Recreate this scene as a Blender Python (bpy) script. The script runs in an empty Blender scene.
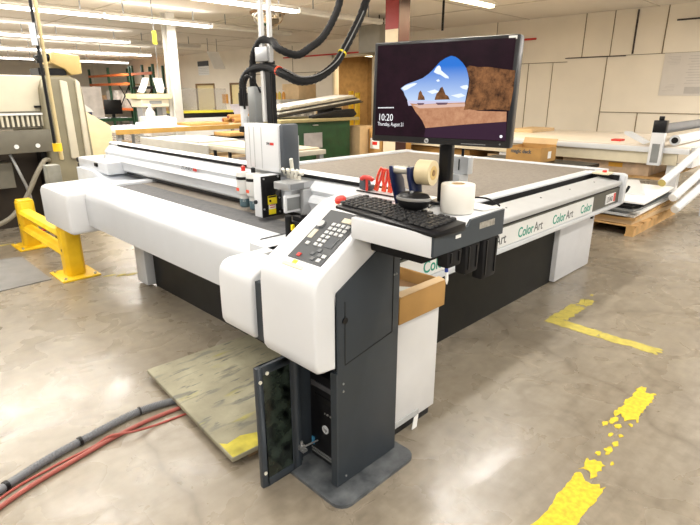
import bpy, bmesh, math, random
from mathutils import Vector, Matrix
random.seed(7)
S = bpy.context.scene
COL = S.collection
PI = math.pi

# ------------------------------------------------------------------ camera, world, exposure
cam_d = bpy.data.cameras.new('camera'); cam = bpy.data.objects.new('camera', cam_d); COL.objects.link(cam)
cam.location = (0, 0, 1.65)
cam.rotation_euler = (math.radians(90-18.0), 0, math.radians(-45))
cam_d.sensor_fit = 'HORIZONTAL'; cam_d.sensor_width = 36; cam_d.lens = 36*518/700
cam_d.clip_start = .05; cam_d.clip_end = 200
S.camera = cam
w = bpy.data.worlds.new('soft_fill'); S.world = w; w.use_nodes = True  # added soft white fill, let in through the sides left unbuilt
w.node_tree.nodes['Background'].inputs[0].default_value = (1.0, .98, .95, 1)
w.node_tree.nodes['Background'].inputs[1].default_value = .30
S.view_settings.view_transform = 'Standard'; S.view_settings.look = 'None'
S.view_settings.exposure = 0.34; S.view_settings.gamma = 1
S.view_settings.use_curve_mapping = False
LIGHT_W = 88          # watts of one strip light
WARM = (1.0, .955, .89)
UP_W = .07            # share of a bare batten's light that goes up to the ceiling

# ------------------------------------------------------------------ helpers
OFF = {}
class MB:
    def __init__(s): s.v = []; s.f = []
    def add(s, vs, fs):
        n = len(s.v); s.v += [tuple(v) for v in vs]; s.f += [tuple(i+n for i in f) for f in fs]; return s
    def box(s, x0, x1, y0, y1, z0, z1):
        return s.add([(x, y, z) for z in (z0, z1) for y in (y0, y1) for x in (x0, x1)],
            [(0,2,3,1), (4,5,7,6), (0,1,5,4), (2,6,7,3), (0,4,6,2), (1,3,7,5)])
    def prism(s, pts, ax, a, b):
        def P(p, t): return {'x': (t, p[0], p[1]), 'y': (p[0], t, p[1]), 'z': (p[0], p[1], t)}[ax]
        n = len(pts)
        return s.add([P(p, a) for p in pts]+[P(p, b) for p in pts],
            [tuple(range(n))[::-1], tuple(range(n, 2*n))]+[(i, (i+1) % n, n+(i+1) % n, n+i) for i in range(n)])
    def cyl(s, p0, p1, r, n=16, r2=None):
        return s.tube([p0, p1], r, n, [r, r if r2 is None else r2])
    def tube(s, path, r, n=8, rs=None):
        P = [Vector(p) for p in path]; T = []
        for i in range(len(P)):
            a = P[max(i-1, 0)]; b = P[min(i+1, len(P)-1)]; T.append((b-a).normalized())
        up = Vector((0, 0, 1)) if abs(T[0].z) < .9 else Vector((1, 0, 0))
        N = T[0].cross(up).normalized(); vs = []
        for i, p in enumerate(P):
            N = (N-T[i]*N.dot(T[i])).normalized(); B = T[i].cross(N); rr = rs[i] if rs else r
            vs += [p+(N*math.cos(2*PI*k/n)+B*math.sin(2*PI*k/n))*rr for k in range(n)]
        fs = [(i*n+k, i*n+(k+1) % n, (i+1)*n+(k+1) % n, (i+1)*n+k) for i in range(len(P)-1) for k in range(n)]
        fs += [tuple(range(n))[::-1], tuple((len(P)-1)*n+k for k in range(n))]
        return s.add(vs, fs)
    def lathe(s, prof, c=(0,0,0), n=24, M=None):
        vs = []
        for r, z in prof:
            for k in range(n):
                v = Vector((r*math.cos(2*PI*k/n), r*math.sin(2*PI*k/n), z))
                if M: v = M @ v
                vs.append(v+Vector(c))
        fs = [(i*n+k, i*n+(k+1) % n, (i+1)*n+(k+1) % n, (i+1)*n+k) for i in range(len(prof)-1) for k in range(n)]
        if prof[0][0] > 1e-6 and prof[0] != prof[-1]: fs += [tuple(range(n))[::-1]]
        if prof[-1][0] > 1e-6 and prof[0] != prof[-1]: fs += [tuple((len(prof)-1)*n+k for k in range(n))]
        return s.add(vs, fs)
    def poly(s, pts):
        return s.add(pts, [tuple(range(len(pts)))])
    def xf(s, M):
        s.v = [tuple(M @ Vector(v)) for v in s.v]; return s

def finish(bm, name, m, parent, smooth=35):
    me = bpy.data.meshes.new(name); bm.to_mesh(me); bm.free()
    for p in me.polygons: p.use_smooth = True
    try: me.set_sharp_from_angle(angle=math.radians(smooth))
    except Exception: pass
    if m: me.materials.append(m)
    o = bpy.data.objects.new(name, me); COL.objects.link(o)
    if parent: o.parent = parent; OFF[o.name] = OFF.get(parent.name, Vector())
    return o

def obj(name, mb, m, parent=None, bev=0, seg=2, label=None, ang=30):
    off = OFF.get(parent.name, Vector()) if parent else Vector()
    bm = bmesh.new(); vs = [bm.verts.new(Vector(v)-off) for v in mb.v]
    for f in mb.f:
        try: bm.faces.new([vs[i] for i in f])
        except ValueError: pass
    bmesh.ops.remove_doubles(bm, verts=bm.verts, dist=1e-5)
    bmesh.ops.recalc_face_normals(bm, faces=bm.faces)
    if bev:
        ed = [e for e in bm.edges if len(e.link_faces) == 2 and e.calc_face_angle(0) > math.radians(ang)]
        bmesh.ops.bevel(bm, geom=ed, offset=bev, segments=seg, affect='EDGES', profile=.5, clamp_overlap=True)
    o = finish(bm, name, m, parent)
    if label: o['label'] = label
    return o

def thing(name, label, cat, loc=(0,0,0), group=None, rotz=0):
    o = bpy.data.objects.new(name, None); COL.objects.link(o); o.location = loc; o.empty_display_size = .05
    o['label'] = label; o['category'] = cat
    if group: o['group'] = group
    if rotz: o.rotation_euler = (0, 0, rotz)
    else: OFF[o.name] = Vector(loc)
    return o
def local(name, label, cat, loc=(0,0,0), rotz=0, group=None):     # parts are built in the thing's own frame
    o = thing(name, label, cat, (0,0,0), group); OFF[o.name] = Vector(); o.location = loc; o.rotation_euler = (0,0,rotz)
    return o
def one(name, label, cat, mb, m, group=None, bev=0, seg=2):
    c = Vector((0,0,0))
    xs = [v[0] for v in mb.v]; ys = [v[1] for v in mb.v]; zs = [v[2] for v in mb.v]
    c = Vector(((min(xs)+max(xs))/2, (min(ys)+max(ys))/2, min(zs)))
    mb.v = [tuple(Vector(v)-c) for v in mb.v]
    o = obj(name, mb, m, None, bev, seg); o.location = c
    o['label'] = label; o['category'] = cat
    if group: o['group'] = group
    return o
def struct(name, mb, m, parent=None, bev=0):
    o = obj(name, mb, m, parent, bev)
    if not parent: o['kind'] = 'structure'
    return o
def dup(root, loc=None, rotz=None, label=None, group=None):
    r = root.copy(); COL.objects.link(r)
    if loc is not None: r.location = loc
    if rotz is not None: r.rotation_euler = (0, 0, rotz)
    if label: r['label'] = label
    if group: r['group'] = group
    for ch in list(root.children):
        c = ch.copy(); COL.objects.link(c); c.parent = r
        for g in list(ch.children):
            d = g.copy(); COL.objects.link(d); d.parent = c
    return r
def text(name, s, size, org, right, up, m, parent=None, extr=.0008, width=None, bold=0):
    cu = bpy.data.curves.new('t', 'FONT'); cu.body = s; cu.size = size; cu.extrude = extr; cu.offset = bold
    cu.resolution_u = 3
    to = bpy.data.objects.new('t', cu); COL.objects.link(to)
    bpy.context.view_layer.update()
    me = bpy.data.meshes.new_from_object(to.evaluated_get(bpy.context.evaluated_depsgraph_get()))
    bpy.data.objects.remove(to); bpy.data.curves.remove(cu)
    R = Vector(right).normalized(); U = Vector(up).normalized(); N = R.cross(U)
    off = OFF.get(parent.name, Vector()) if parent else Vector()
    xs = [v.co.x for v in me.vertices]; k = width/(max(xs)-min(xs)) if width else 1
    for v in me.vertices: v.co = Vector(org)-off+R*v.co.x*k+U*v.co.y+N*v.co.z
    me.name = name; me.materials.clear(); me.materials.append(m)
    o = bpy.data.objects.new(name, me); COL.objects.link(o)
    if parent: o.parent = parent
    return o

# ------------------------------------------------------------------ materials
MAT = {}
def mat(name, c, rough=.5, metal=0, var=.06, scale=6, bump=0, bscale=60, c2=None, spec=.5, trans=0, alpha=1, coat=0):
    if name in MAT: return MAT[name]
    m = bpy.data.materials.new(name); m.use_nodes = True; MAT[name] = m
    nt = m.node_tree; N = nt.nodes; L = nt.links; b = N['Principled BSDF']
    b.inputs['Roughness'].default_value = rough; b.inputs['Metallic'].default_value = metal
    b.inputs['Specular IOR Level'].default_value = spec
    if coat: b.inputs['Coat Weight'].default_value = coat
    if trans: b.inputs['Transmission Weight'].default_value = trans
    if alpha < 1: b.inputs['Alpha'].default_value = alpha
    tc = N.new('ShaderNodeTexCoord'); nz = N.new('ShaderNodeTexNoise'); nz.inputs['Scale'].default_value = scale
    nz.inputs['Detail'].default_value = 5
    L.new(tc.outputs['Object'], nz.inputs['Vector'])
    r = N.new('ShaderNodeValToRGB'); a = tuple(max(0, x*(1-var)) for x in c)+(1,)
    z = tuple(min(1, x*(1+var)) for x in (c2 or c))+(1,)
    r.color_ramp.elements[0].position = .32; r.color_ramp.elements[1].position = .68
    r.color_ramp.elements[0].color = a; r.color_ramp.elements[1].color = z
    L.new(nz.outputs['Fac'], r.inputs['Fac']); L.new(r.outputs['Color'], b.inputs['Base Color'])
    if bump:
        n2 = N.new('ShaderNodeTexNoise'); n2.inputs['Scale'].default_value = bscale
        L.new(tc.outputs['Object'], n2.inputs['Vector'])
        bp = N.new('ShaderNodeBump'); bp.inputs['Strength'].default_value = bump; bp.inputs['Distance'].default_value = .01
        L.new(n2.outputs['Fac'], bp.inputs['Height']); L.new(bp.outputs['Normal'], b.inputs['Normal'])
    return m
def emit(name, c, st=1):
    if name in MAT: return MAT[name]
    m = bpy.data.materials.new(name); m.use_nodes = True; MAT[name] = m
    b = m.node_tree.nodes['Principled BSDF']
    b.inputs['Base Color'].default_value = (.004,.004,.004,1); b.inputs['Roughness'].default_value = .3; b.inputs['Specular IOR Level'].default_value = .12
    b.inputs['Emission Color'].default_value = tuple(c)+(1,); b.inputs['Emission Strength'].default_value = st
    return m

def floor_mat():
    m = bpy.data.materials.new('polished_concrete'); m.use_nodes = True
    nt = m.node_tree; N = nt.nodes; L = nt.links; b = N['Principled BSDF']
    tc = N.new('ShaderNodeTexCoord')
    def noise(sc, det=6, dist=0):
        n = N.new('ShaderNodeTexNoise'); n.inputs['Scale'].default_value = sc; n.inputs['Detail'].default_value = det
        n.inputs['Distortion'].default_value = dist; L.new(tc.outputs['Object'], n.inputs['Vector']); return n.outputs['Fac']
    def ramp(src, p0, c0, p1, c1):
        r = N.new('ShaderNodeValToRGB'); e = r.color_ramp.elements
        e[0].position = p0; e[0].color = c0; e[1].position = p1; e[1].color = c1; L.new(src, r.inputs['Fac']); return r.outputs['Color']
    def mix(f, a, c, mode='MIX', fac=None):
        x = N.new('ShaderNodeMixRGB'); x.blend_type = mode
        if fac is not None: x.inputs[0].default_value = fac
        else: L.new(f, x.inputs[0])
        L.new(a, x.inputs[1]); L.new(c, x.inputs[2]); return x.outputs[0]
    base = ramp(noise(.9, 8, .6), .3, (.245,.208,.158,1), .7, (.345,.30,.232,1))
    mp = N.new('ShaderNodeMapping'); mp.inputs['Rotation'].default_value = (0, 0, .9); mp.inputs['Scale'].default_value = (3, 22, 1)
    L.new(tc.outputs['Object'], mp.inputs[0]); ns = N.new('ShaderNodeTexNoise'); ns.inputs['Scale'].default_value = 1.1; ns.inputs['Detail'].default_value = 9
    L.new(mp.outputs[0], ns.inputs['Vector'])
    fine = mix(None, ramp(noise(16, 10), .3, (.70,.69,.67,1), .7, (1,1,1,1)), ramp(ns.outputs['Fac'], .30, (.72,.70,.67,1), .52, (1,1,1,1)), 'MULTIPLY', .6)
    c = mix(None, base, fine, 'MULTIPLY', .75)
    blot = ramp(noise(2.6, 12, 2.2), .50, (1,1,1,1), .75, (.60,.58,.55,1))
    c = mix(None, c, blot, 'MULTIPLY', .75)
    vo = N.new('ShaderNodeTexVoronoi'); vo.feature = 'DISTANCE_TO_EDGE'; vo.inputs['Scale'].default_value = .33
    nv = N.new('ShaderNodeTexNoise'); nv.inputs['Scale'].default_value = 2; L.new(tc.outputs['Object'], nv.inputs['Vector'])
    va = N.new('ShaderNodeMixRGB'); va.inputs[0].default_value = .25; L.new(tc.outputs['Object'], va.inputs[1]); L.new(nv.outputs['Color'], va.inputs[2])
    L.new(va.outputs[0], vo.inputs['Vector'])
    crack = ramp(vo.outputs['Distance'], .0, (.62,.6,.57,1), .006, (1,1,1,1))
    c = mix(None, c, crack, 'MULTIPLY', .7)
    speck = ramp(noise(70, 3), .70, (1,1,1,1), .74, (.55,.52,.5,1))
    c = mix(None, c, speck, 'MULTIPLY', .6)
    L.new(c, b.inputs['Base Color'])
    L.new(ramp(noise(3.5, 6, .8), .3, (.20,)*3+(1,), .7, (.38,)*3+(1,)), b.inputs['Roughness'])
    bp = N.new('ShaderNodeBump'); bp.inputs['Strength'].default_value = .08; bp.inputs['Distance'].default_value = .01
    L.new(noise(25, 6), bp.inputs['Height']); L.new(bp.outputs['Normal'], b.inputs['Normal'])
    b.inputs['Specular IOR Level'].default_value = .75
    return m

FLOOR = floor_mat()
white = mat('machine_white_paint', (.60,.625,.66), .32, var=.02)
cwhite = mat('console_white_paint', (.70,.715,.735), .30, var=.015)
lgrey = mat('light_grey_paint', (.44,.45,.455), .4, var=.04)
mgrey = mat('mid_grey_metal', (.24,.25,.25), .4, .3, var=.08)
alu = mat('brushed_aluminium', (.46,.47,.48), .34, .6, var=.05)
dgrey = mat('anthracite_powder_coat', (.029,.037,.046), .45, var=.08, bump=.05, bscale=400)
dgrey2 = mat('anthracite_dusty_steel', (.055,.063,.072), .55, var=.2, scale=14, c2=(.11,.118,.125))
black = mat('black_plastic', (.006,.006,.007), .35, var=.1, spec=.3)
softblack = mat('black_rubber', (.005,.005,.006), .6, var=.2, spec=.3)
navy = mat('navy_plastic', (.010,.018,.075), .3, var=.1)
red = mat('red_plastic', (.62,.03,.02), .35, var=.08)
orange = mat('orange_red_grip', (.75,.13,.03), .4, var=.25, scale=60, c2=(.75,.05,.03))
yellow = mat('safety_yellow_paint', (.84,.52,.005), .42, var=.07, scale=9, c2=(.88,.58,.02))
paper = mat('white_paper', (.82,.82,.80), .7, var=.02)
green = mat('logo_green', (.02,.28,.20), .6, var=.02)
ink = mat('logo_charcoal', (.06,.065,.07), .6, var=.02)
bedm = mat('conveyor_felt', (.175,.15,.125), .8, var=.05, scale=30, c2=(.20,.175,.145), bump=.15, bscale=300)
deckm = mat('grey_infeed_felt', (.105,.106,.11), .75, var=.15, scale=25, bump=.1, bscale=300)
card = mat('brown_cardboard', (.42,.235,.07), .8, var=.12, scale=5)
card2 = mat('pale_cardboard', (.58,.42,.24), .8, var=.1, scale=5)
wood = mat('pallet_wood', (.55,.33,.13), .75, var=.25, scale=8, bump=.2, bscale=40)
cream = mat('cream_machine_paint', (.66,.61,.48), .42, var=.06, scale=4)
cream2 = mat('yellowed_machine_paint', (.68,.50,.20), .45, var=.08, scale=5)
taupe = mat('taupe_panel', (.14,.13,.10), .5, var=.1)
steel = mat('galvanised_steel', (.6,.6,.6), .35, .8, var=.1)
dgreen = mat('dark_green_paint', (.008,.055,.018), .5, var=.3, scale=5)
beige = mat('beige_wall_paint', (.84,.77,.65), .7, var=.04, scale=1.2)
ceilm = mat('ceiling_paint', (.80,.75,.68), .8, var=.05, scale=.6)
winm = mat('clear_acrylic', (.35,.34,.33), .1, alpha=.28)
dglass = mat('dusty_dark_glass', (.006,.008,.0065), .10, var=.9, scale=18, c2=(.016,.022,.017))

# ------------------------------------------------------------------ the setting
struct('floor', MB().box(-8, 13.5, -6, 37, -.12, 0), FLOOR)
struct('ceiling', MB().box(-8, 13.7, -6, 37, 3.47, 3.6), ceilm)
X = 13.5
wall = struct('wall_end', MB().box(X, X+.2, -6, 12.42, 0, 3.47).box(X, X+.2, 14.27, 20.05, 0, 3.47).box(X, X+.2, 21.0, 22.45, 0, 3.47)
    .box(X, X+.2, 24.0, 37, 0, 3.47).box(X, X+.2, 12.42, 14.27, 2.87, 3.47).box(X, X+.2, 20.05, 21, 2.05, 3.47).box(X, X+.2, 22.45, 24, 2.05, 3.47), beige)
struct('wall_left', MB().box(-8, 13.7, 37, 37.2, 0, 3.47), beige)
struct('wall_recess', MB().box(X+2.6, X+2.8, 11.5, 15.2, 0, 3.2).box(X+.2, X+2.6, 11.5, 11.6, 0, 3.2).box(X+.2, X+2.6, 15.1, 15.2, 0, 3.2).box(X+.2, X+2.8, 11.5, 15.2, 3.2, 3.3), mat('recess_brown_wall', (.30,.19,.08), .8, var=.15))
struct('floor_recess', MB().box(X, X+2.8, 11.5, 15.2, -.1, -.001), FLOOR)
seam = mat('panel_joint', (.22,.17,.10), .8)
dark_trim = mat('dark_trim', (.05,.035,.03), .6)
for i, mb in enumerate([
    MB().box(X-.012, X, 2, 5.9, 2.495, 2.507).box(X-.012, X, 5.9, 12.4, 2.40, 2.415).box(X-.012, X, 14.3, 20, 2.42, 2.44),
    MB().box(X-.014, X, 5.55, 5.565, 2.5, 3.47).box(X-.014, X, 4.90, 4.915, 2.5, 3.47).box(X-.014, X, 3.80, 3.82, 2.5, 3.47),
    MB().box(X-.014, X, 6.9, 6.915, 0, 2.4).box(X-.014, X, 6.25, 6.262, 0, 2.4).box(X-.014, X, 4.95, 4.965, 0, 2.5).box(X-.014, X, 7.9, 7.912, 2.4, 3.47),
    MB().box(X-.02, X, 2, 4.95, 1.235, 1.25).box(X-.02, X, 4.1, 4.112, 0, 1.24),
    MB().box(X-.014, X, 15.3, 15.315, 0, 2.43).box(X-.014, X, 16.6, 16.615, 0, 3.4).box(X-.014, X, 18.2, 18.215, 0, 3.4).box(X-.014, X, 25.5, 25.515, 0, 3.4)]):
    struct(f'trim_{i+1}', mb, seam)
struct('trim_6', MB().box(X-.03, X, 4.4, 4.43, 2.52, 3.44).box(X-.03, X, 2.6, 3.62, 3.14, 3.17).box(X-.03, X, 4.55, 5.95, 2.48, 2.5), dark_trim)
struct('trim_7', MB().box(X-.05, X+.02, 12.32, 12.42, 0, 2.97).box(X-.05, X+.02, 14.27, 14.37, 0, 2.97).box(X-.05, X+.02, 12.32, 14.37, 2.87, 2.97), mat('cream_trim', (.7,.62,.46), .6))
glowroom = mat('yellow_lit_room', (.86,.72,.38), .5, var=.03)  # panel colour stands in for yellow light from the rooms behind
for n, (a, b) in enumerate(((22.45, 24.0), (20.05, 21.0))):
    d = struct(f'door_{n+1}', MB().box(X+.02, X+.07, a, b, 0, 2.05), glowroom)
    obj('door_frame', MB().box(X-.03, X+.03, a-.08, a, 0, 2.13).box(X-.03, X+.03, b, b+.08, 0, 2.13).box(X-.03, X+.03, a, b, 2.05, 2.13), mat('brown_door_frame', (.22,.13,.05), .6), d)
    obj('door_handle', MB().cyl((X+.02, a+.1, 1), (X-.05, a+.1, 1), .03, 10), steel, d)
# ceiling tee joints
cj = MB()
for yy in range(1, 36, 3): cj.box(-8, 13.5, yy, yy+.012, 3.455, 3.47)
for xx in range(-7, 14, 3): cj.box(xx, xx+.012, -6, 37, 3.455, 3.47)
struct('trim_8', cj, mat('ceiling_joint', (.60,.55,.48), .8))

# red sprinkler pipe on the wall
rp = thing('sprinkler_pipe', 'thin red pipe running high along the end wall', 'pipe', (X-.09, 12, 2.99))
obj('pipe', MB().cyl((X-.06, 6.75, 2.99), (X-.06, 17.1, 2.99), .025, 8), red, rp)
obj('bracket', MB().box(X-.09, X-.001, 7.2, 7.24, 2.96, 3.02).box(X-.09, X-.001, 16.4, 16.44, 2.96, 3.02), steel, rp)

# wall chart, calendar
wc = thing('wall_chart', 'large pale printed chart hung on the end wall at far right', 'chart', (X-.012, 3.3, 1.62))
obj('sheet', MB().box(X-.014, X-.004, 2.7, 3.74, 1.62, 2.50), mat('chart_paper', (.66,.62,.57), .6, var=.02), wc)
pl = MB()
for k in range(11): pl.box(X-.017, X-.013, 2.75, 3.28-random.random()*.1, 2.42-k*.055, 2.43-k*.055)
for k in range(6): pl.box(X-.017, X-.013, 3.42, 3.68-random.random()*.1, 2.42-k*.03, 2.427-k*.03)
for k in range(5): pl.box(X-.017, X-.013, 3.45, 3.68-random.random()*.1, 1.84-k*.03, 1.847-k*.03)
pl.box(X-.017, X-.013, 2.95, 3.25, 1.66, 1.80)
obj('print', pl, mat('faded_print', (.50,.47,.44), .7), wc)
cl = thing('wall_calendar', 'black topped wall calendar above the left yellow-lit doorway', 'calendar', (X-.02, 23.2, 2.5))
obj('page', MB().box(X-.02, X-.004, 22.75, 23.7, 2.5, 2.9), paper, cl)
obj('header', MB().box(X-.03, X-.004, 22.75, 23.7, 2.9, 3.12), black, cl)
gl = MB()
for k in range(1, 5): gl.box(X-.024, X-.019, 22.78, 23.67, 2.5+k*.075, 2.507+k*.075)
obj('grid', gl, mgrey, cl)

# ------------------------------------------------------------------ strip lights
tube_m = emit('lit_tube', (1.0, .97, .90), 9)
tube_w = emit('lit_warm_tube', (1.0, .86, .55), 5)
housing_m = mat('fixture_white', (.74,.72,.68), .5)
def fixture(label, loc, lit=True, warm=False, group=None, power=1.0):
    t = local('strip_light', label, 'light', loc, 0, group)
    obj('housing', MB().prism([(-.09,.07), (-.05,.11), (.05,.11), (.09,.07), (.09,.05), (-.09,.05)], 'x', -1.2, 1.2), housing_m, t)
    obj('tube', MB().prism([(-.075,.05), (.075,.05), (.06,.0), (-.06,.0)], 'x', -1.19, 1.19), (tube_w if warm else tube_m) if lit else housing_m, t, bev=.012)
    for s in (-.8, .8): obj('hanger', MB().cyl((s, 0, .11), (s, 0, 3.47-loc[2]), .012, 6), mgrey, t)
    if lit:
        ld = bpy.data.lights.new('strip_lamp', 'AREA'); ld.shape = 'RECTANGLE'; ld.size = 2.3; ld.size_y = .14
        ld.energy = LIGHT_W*(.8 if warm else 1)*power; ld.color = (1, .80, .5) if warm else WARM
        lo = bpy.data.objects.new('strip_lamp', ld); COL.objects.link(lo); lo.parent = t; lo.location = (0, 0, -.012)
        l2 = ld.copy(); l2.energy = ld.energy*UP_W; u2 = bpy.data.objects.new('strip_lamp', l2); COL.objects.link(u2); u2.parent = t; u2.location = (0, 0, .125); u2.rotation_euler = (PI, 0, 0)
    return t
rows = [  # y, right-hand end, number, lit flags from the right
  (8.48, 9.45, 5, (0,1,1,1,1), 'the row crossing the hose mast'),
  (11.75, 9.51, 6, (0,1,1,1,1,1), 'the row passing the white column'),
  (17.0, 9.8, 5, (0,1,1,1,1), 'the third row back'),
  (22.0, 10.4, 4, (1,1,1,1), 'the fourth row back'),
  (28.0, 12.0, 4, (1,1,1,1), 'the farthest row back')]
side = ('rightmost', 'second from right', 'third from right', 'fourth from right', 'fifth from right', 'sixth from right')
for y, x1, n, lit, desc in rows:
    for k in range(n):
        st = 'lit' if lit[k] else 'unlit'
        fixture(f'{st} ceiling strip light, {side[k]} in {desc}', (x1-1.2-2.45*k, y, 3.13), bool(lit[k]))
fixture('warm strip light glowing just above the red and cream column', (8.35, 5.75, 3.2), True, True)
fixture('warm strip light inside the brown doorway', (X+1.4, 13.3, 2.9), True, True)
for (x, y) in ((4.4, 5.75), (1.9, 5.75), (4.8, 2.7), (1.2, 2.7), (4.8, -.6), (1.2, -.6), (-1.6, 5.75), (-1.6, 2.0), (10.6, .4), (10.6, -2.2), (7.6, -2.6), (-2.4, -1.2), (-2.4, -3.6), (1.2, -3.6)):  # unseen fixtures added to brighten the cutter, right wall and front faces
    fixture('added strip light overhead, outside the picture, for fill', (x, y, 3.2), True, False, 'added strip lights for fill', 1.25 if x > 7 else .9 if (x < -2 or y < -3) else .46)

# ------------------------------------------------------------------ flatbed cutter
cut = thing('flatbed_cutter', 'long white flatbed cutting machine with conveyor bed and gantry', 'cutting machine', (3.5, 3.2, 0))
obj('bed', MB().box(1.98, 5.82, 2.10, 4.66, .80, .88), bedm, cut, bev=.004)
obj('infeed_deck', MB().box(1.72, 1.98, 2.26, 4.70, .80, .879), deckm, cut)
obj('bed_frame', MB().box(1.8, 5.7, 2.15, 4.6, .55, .80), lgrey, cut)
er = obj('end_rail', MB().box(5.82, 5.92, 1.99, 4.75, .74, .892), white, cut, bev=.006)
obj('far_rail', MB().box(1.75, 5.92, 4.66, 4.78, .74, .90), white, cut, bev=.006)
nr = obj('near_rail', MB().box(2.1, 5.56, 1.99, 2.10, .78, .90).box(1.5, 2.1, 2.04, 2.26, .78, .90), white, cut, bev=.006)
obj('seal', MB().box(2.1, 5.5, 1.984, 1.99, .78, .886), softblack, nr)
obj('slot', MB().box(1.58, 1.86, 2.255, 2.272, .895, .9015), black, nr)
obj('cable_channel', MB().box(1.44, 5.45, 1.91, 1.99, .80, .845), softblack, cut)
tr = obj('side_tray', MB().prism([(1.92,.868), (1.925,.80), (1.70,.80), (1.695,.83), (1.70,.842), (1.73,.844)], 'x', 1.95, 5.46), lgrey, cut, bev=.004)
sc = MB()
for k in range(5): sc.cyl((2.9+.55*k, 1.83, .855), (2.9+.55*k, 1.83, .8625), .008, 8)
obj('screw', sc, mgrey, tr)
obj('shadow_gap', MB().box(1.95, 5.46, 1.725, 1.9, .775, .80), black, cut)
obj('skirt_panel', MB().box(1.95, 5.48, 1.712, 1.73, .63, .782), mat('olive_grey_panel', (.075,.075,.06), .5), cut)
bn = obj('banner', MB().box(1.95, 4.80, 1.704, 1.711, .637, .772), mat('banner_vinyl', (.72,.73,.72), .5, var=.02), cut, label='white taped banner strip with green and charcoal lettering')
for x0 in (1.75, 2.30, 2.86, 3.42, 3.985, 4.53):
    last = x0 > 4.5
    g = text('lettering', 'Color', .105, (x0, 1.7035, .660), (1,0,0), (0,0,1), green, bn, width=.235, bold=.0015)
    if not last: text('lettering', 'Art', .105, (x0+.250, 1.7035, .660), (1,0,0), (0,0,1), ink, bn, width=.14)
obj('skirt_rail', MB().box(1.95, 5.5, 1.69, 1.735, .598, .632), white, cut, bev=.004)
ec = MB().prism([(2.06,.905), (1.71,.912), (1.675,.895), (1.675,.62), (1.70,.595), (1.76,.595), (2.06,.70)], 'x', 5.47, 5.55)
ecp = obj('end_cap', ec, white, cut, bev=.012)
obj('cavity', MB().box(5.44, 5.472, 1.73, 1.985, .80, .895), softblack, cut)
obj('button_plate', MB().box(5.35, 5.5, 1.80, 1.95, .900, .916), mat('cream_plate', (.70,.62,.45), .5), ecp)
obj('red_button', MB().lathe([(.0, .022), (.018,.02), (.022,.01), (.02, 0)], (5.42, 1.86, .916), 16), red, ecp)
lp = obj('logo_plate', MB().box(5.12, 5.36, 1.705, 1.712, .655, .745), mat('logo_white', (.75,.75,.75), .5), cut)
text('lettering', 'ZÜND', .07, (5.14, 1.7045, .672), (1,0,0), (0,0,1), ink, lp, width=.15)
obj('red_square', MB().box(5.31, 5.355, 1.703, 1.7055, .662, .74), red, lp)
cb = obj('cabinet', MB().box(4.47, 5.25, 1.83, 2.6, .01, .70), mat('cabinet_grey_white', (.60,.61,.63), .45, var=.03), cut, bev=.01)
obj('clip', MB().box(5.13, 5.16, 1.81, 1.83, .50, .58), black, cb)
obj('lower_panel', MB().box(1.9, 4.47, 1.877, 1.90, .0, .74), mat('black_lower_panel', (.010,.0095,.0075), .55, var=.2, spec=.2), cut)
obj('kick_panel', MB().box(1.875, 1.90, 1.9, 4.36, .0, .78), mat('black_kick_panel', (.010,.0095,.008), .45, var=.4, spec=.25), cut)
for a, b in ((4.36, 4.56),): obj('leg', MB().box(1.795, 1.885, a, b, .015, .80), mat('leg_grey_white', (.56,.58,.60), .45), cut, bev=.012)
obj('leg', MB().box(5.1, 5.25, 4.36, 4.6, .0, .80), lgrey, cut, bev=.01)
# long rounded front cover
pr = [(1.75,.545), (1.53,.545), (1.505,.56), (1.50,.60), (1.50,.79), (1.507,.825), (1.525,.85), (1.56,.866), (1.75,.888)]
obj('front_cover', MB().prism(pr, 'y', 2.10, 4.84), white, cut)
pr = [(1.8,.562), (1.265,.562), (1.235,.57), (1.222,.595), (1.22,.63), (1.22,.825), (1.228,.862), (1.25,.888), (1.285,.90), (1.8,.90)]
obj('corner_housing', MB().prism(pr, 'y', 1.85, 2.125), cwhite, cut, bev=.016, seg=3, ang=50)
obj('support_arm', MB().box(1.245, 1.9, 1.70, 1.86, .565, .85), dgrey, cut)
obj('recess_plate', MB().box(1.43, 1.75, 1.94, 2.035, .89, .9012), mgrey, cut)
eb = obj('end_housing', MB().prism([(1.9,.49), (1.38,.49), (1.355,.505), (1.35,.535), (1.35,.80), (1.365,.835), (1.40,.852), (1.9,.862)], 'y', 4.72, 5.46), cwhite, cut, bev=.03, seg=3, ang=50)
# gantry beam, runs along the width
bp_ = [(2.07,.925), (2.055,.94), (2.055,.985), (2.035,1.02), (2.05,1.05), (2.075,1.062), (2.062,1.09), (2.075,1.107), (2.118,1.150), (2.118,1.172), (2.15,1.182), (2.20,1.182), (2.22,1.16), (2.40,1.10), (2.40,.925)]
beam = obj('gantry_beam', MB().prism(bp_, 'y', 1.80, 5.60), white, cut)
obj('guide_slot', MB().box(2.108, 2.13, 1.79, 5.42, 1.152, 1.172), black, beam)
obj('under_rail', MB().box(2.09, 2.36, 1.95, 5.5, .893, .925), black, beam)
text('lettering', 'ZÜND', .034, (2.052, 4.02, 1.068), (0,-1,0), (.25,0,1), ink, beam, width=.17)
obj('red_square', MB().box(2.049, 2.056, 3.77, 3.82, 1.068, 1.09), red, beam)
obj('beam_end_cap', MB().prism(bp_, 'y', 5.60, 5.66), alu, beam)
bc = obj('beam_carriage', MB().box(1.90, 2.4, 5.22, 6.0, .90, 1.02), white, cut, bev=.02)
obj('carriage_cover', MB().prism([(5.12,.80), (5.95,.78), (5.95,.92), (5.50,.92), (5.12,.84)], 'x', 1.86, 2.3), mat('pale_blue_white', (.70,.74,.80), .4), bc)
obj('carriage_socket', MB().box(1.885, 1.905, 5.44, 5.50, .965, 1.0), black, bc)
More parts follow.
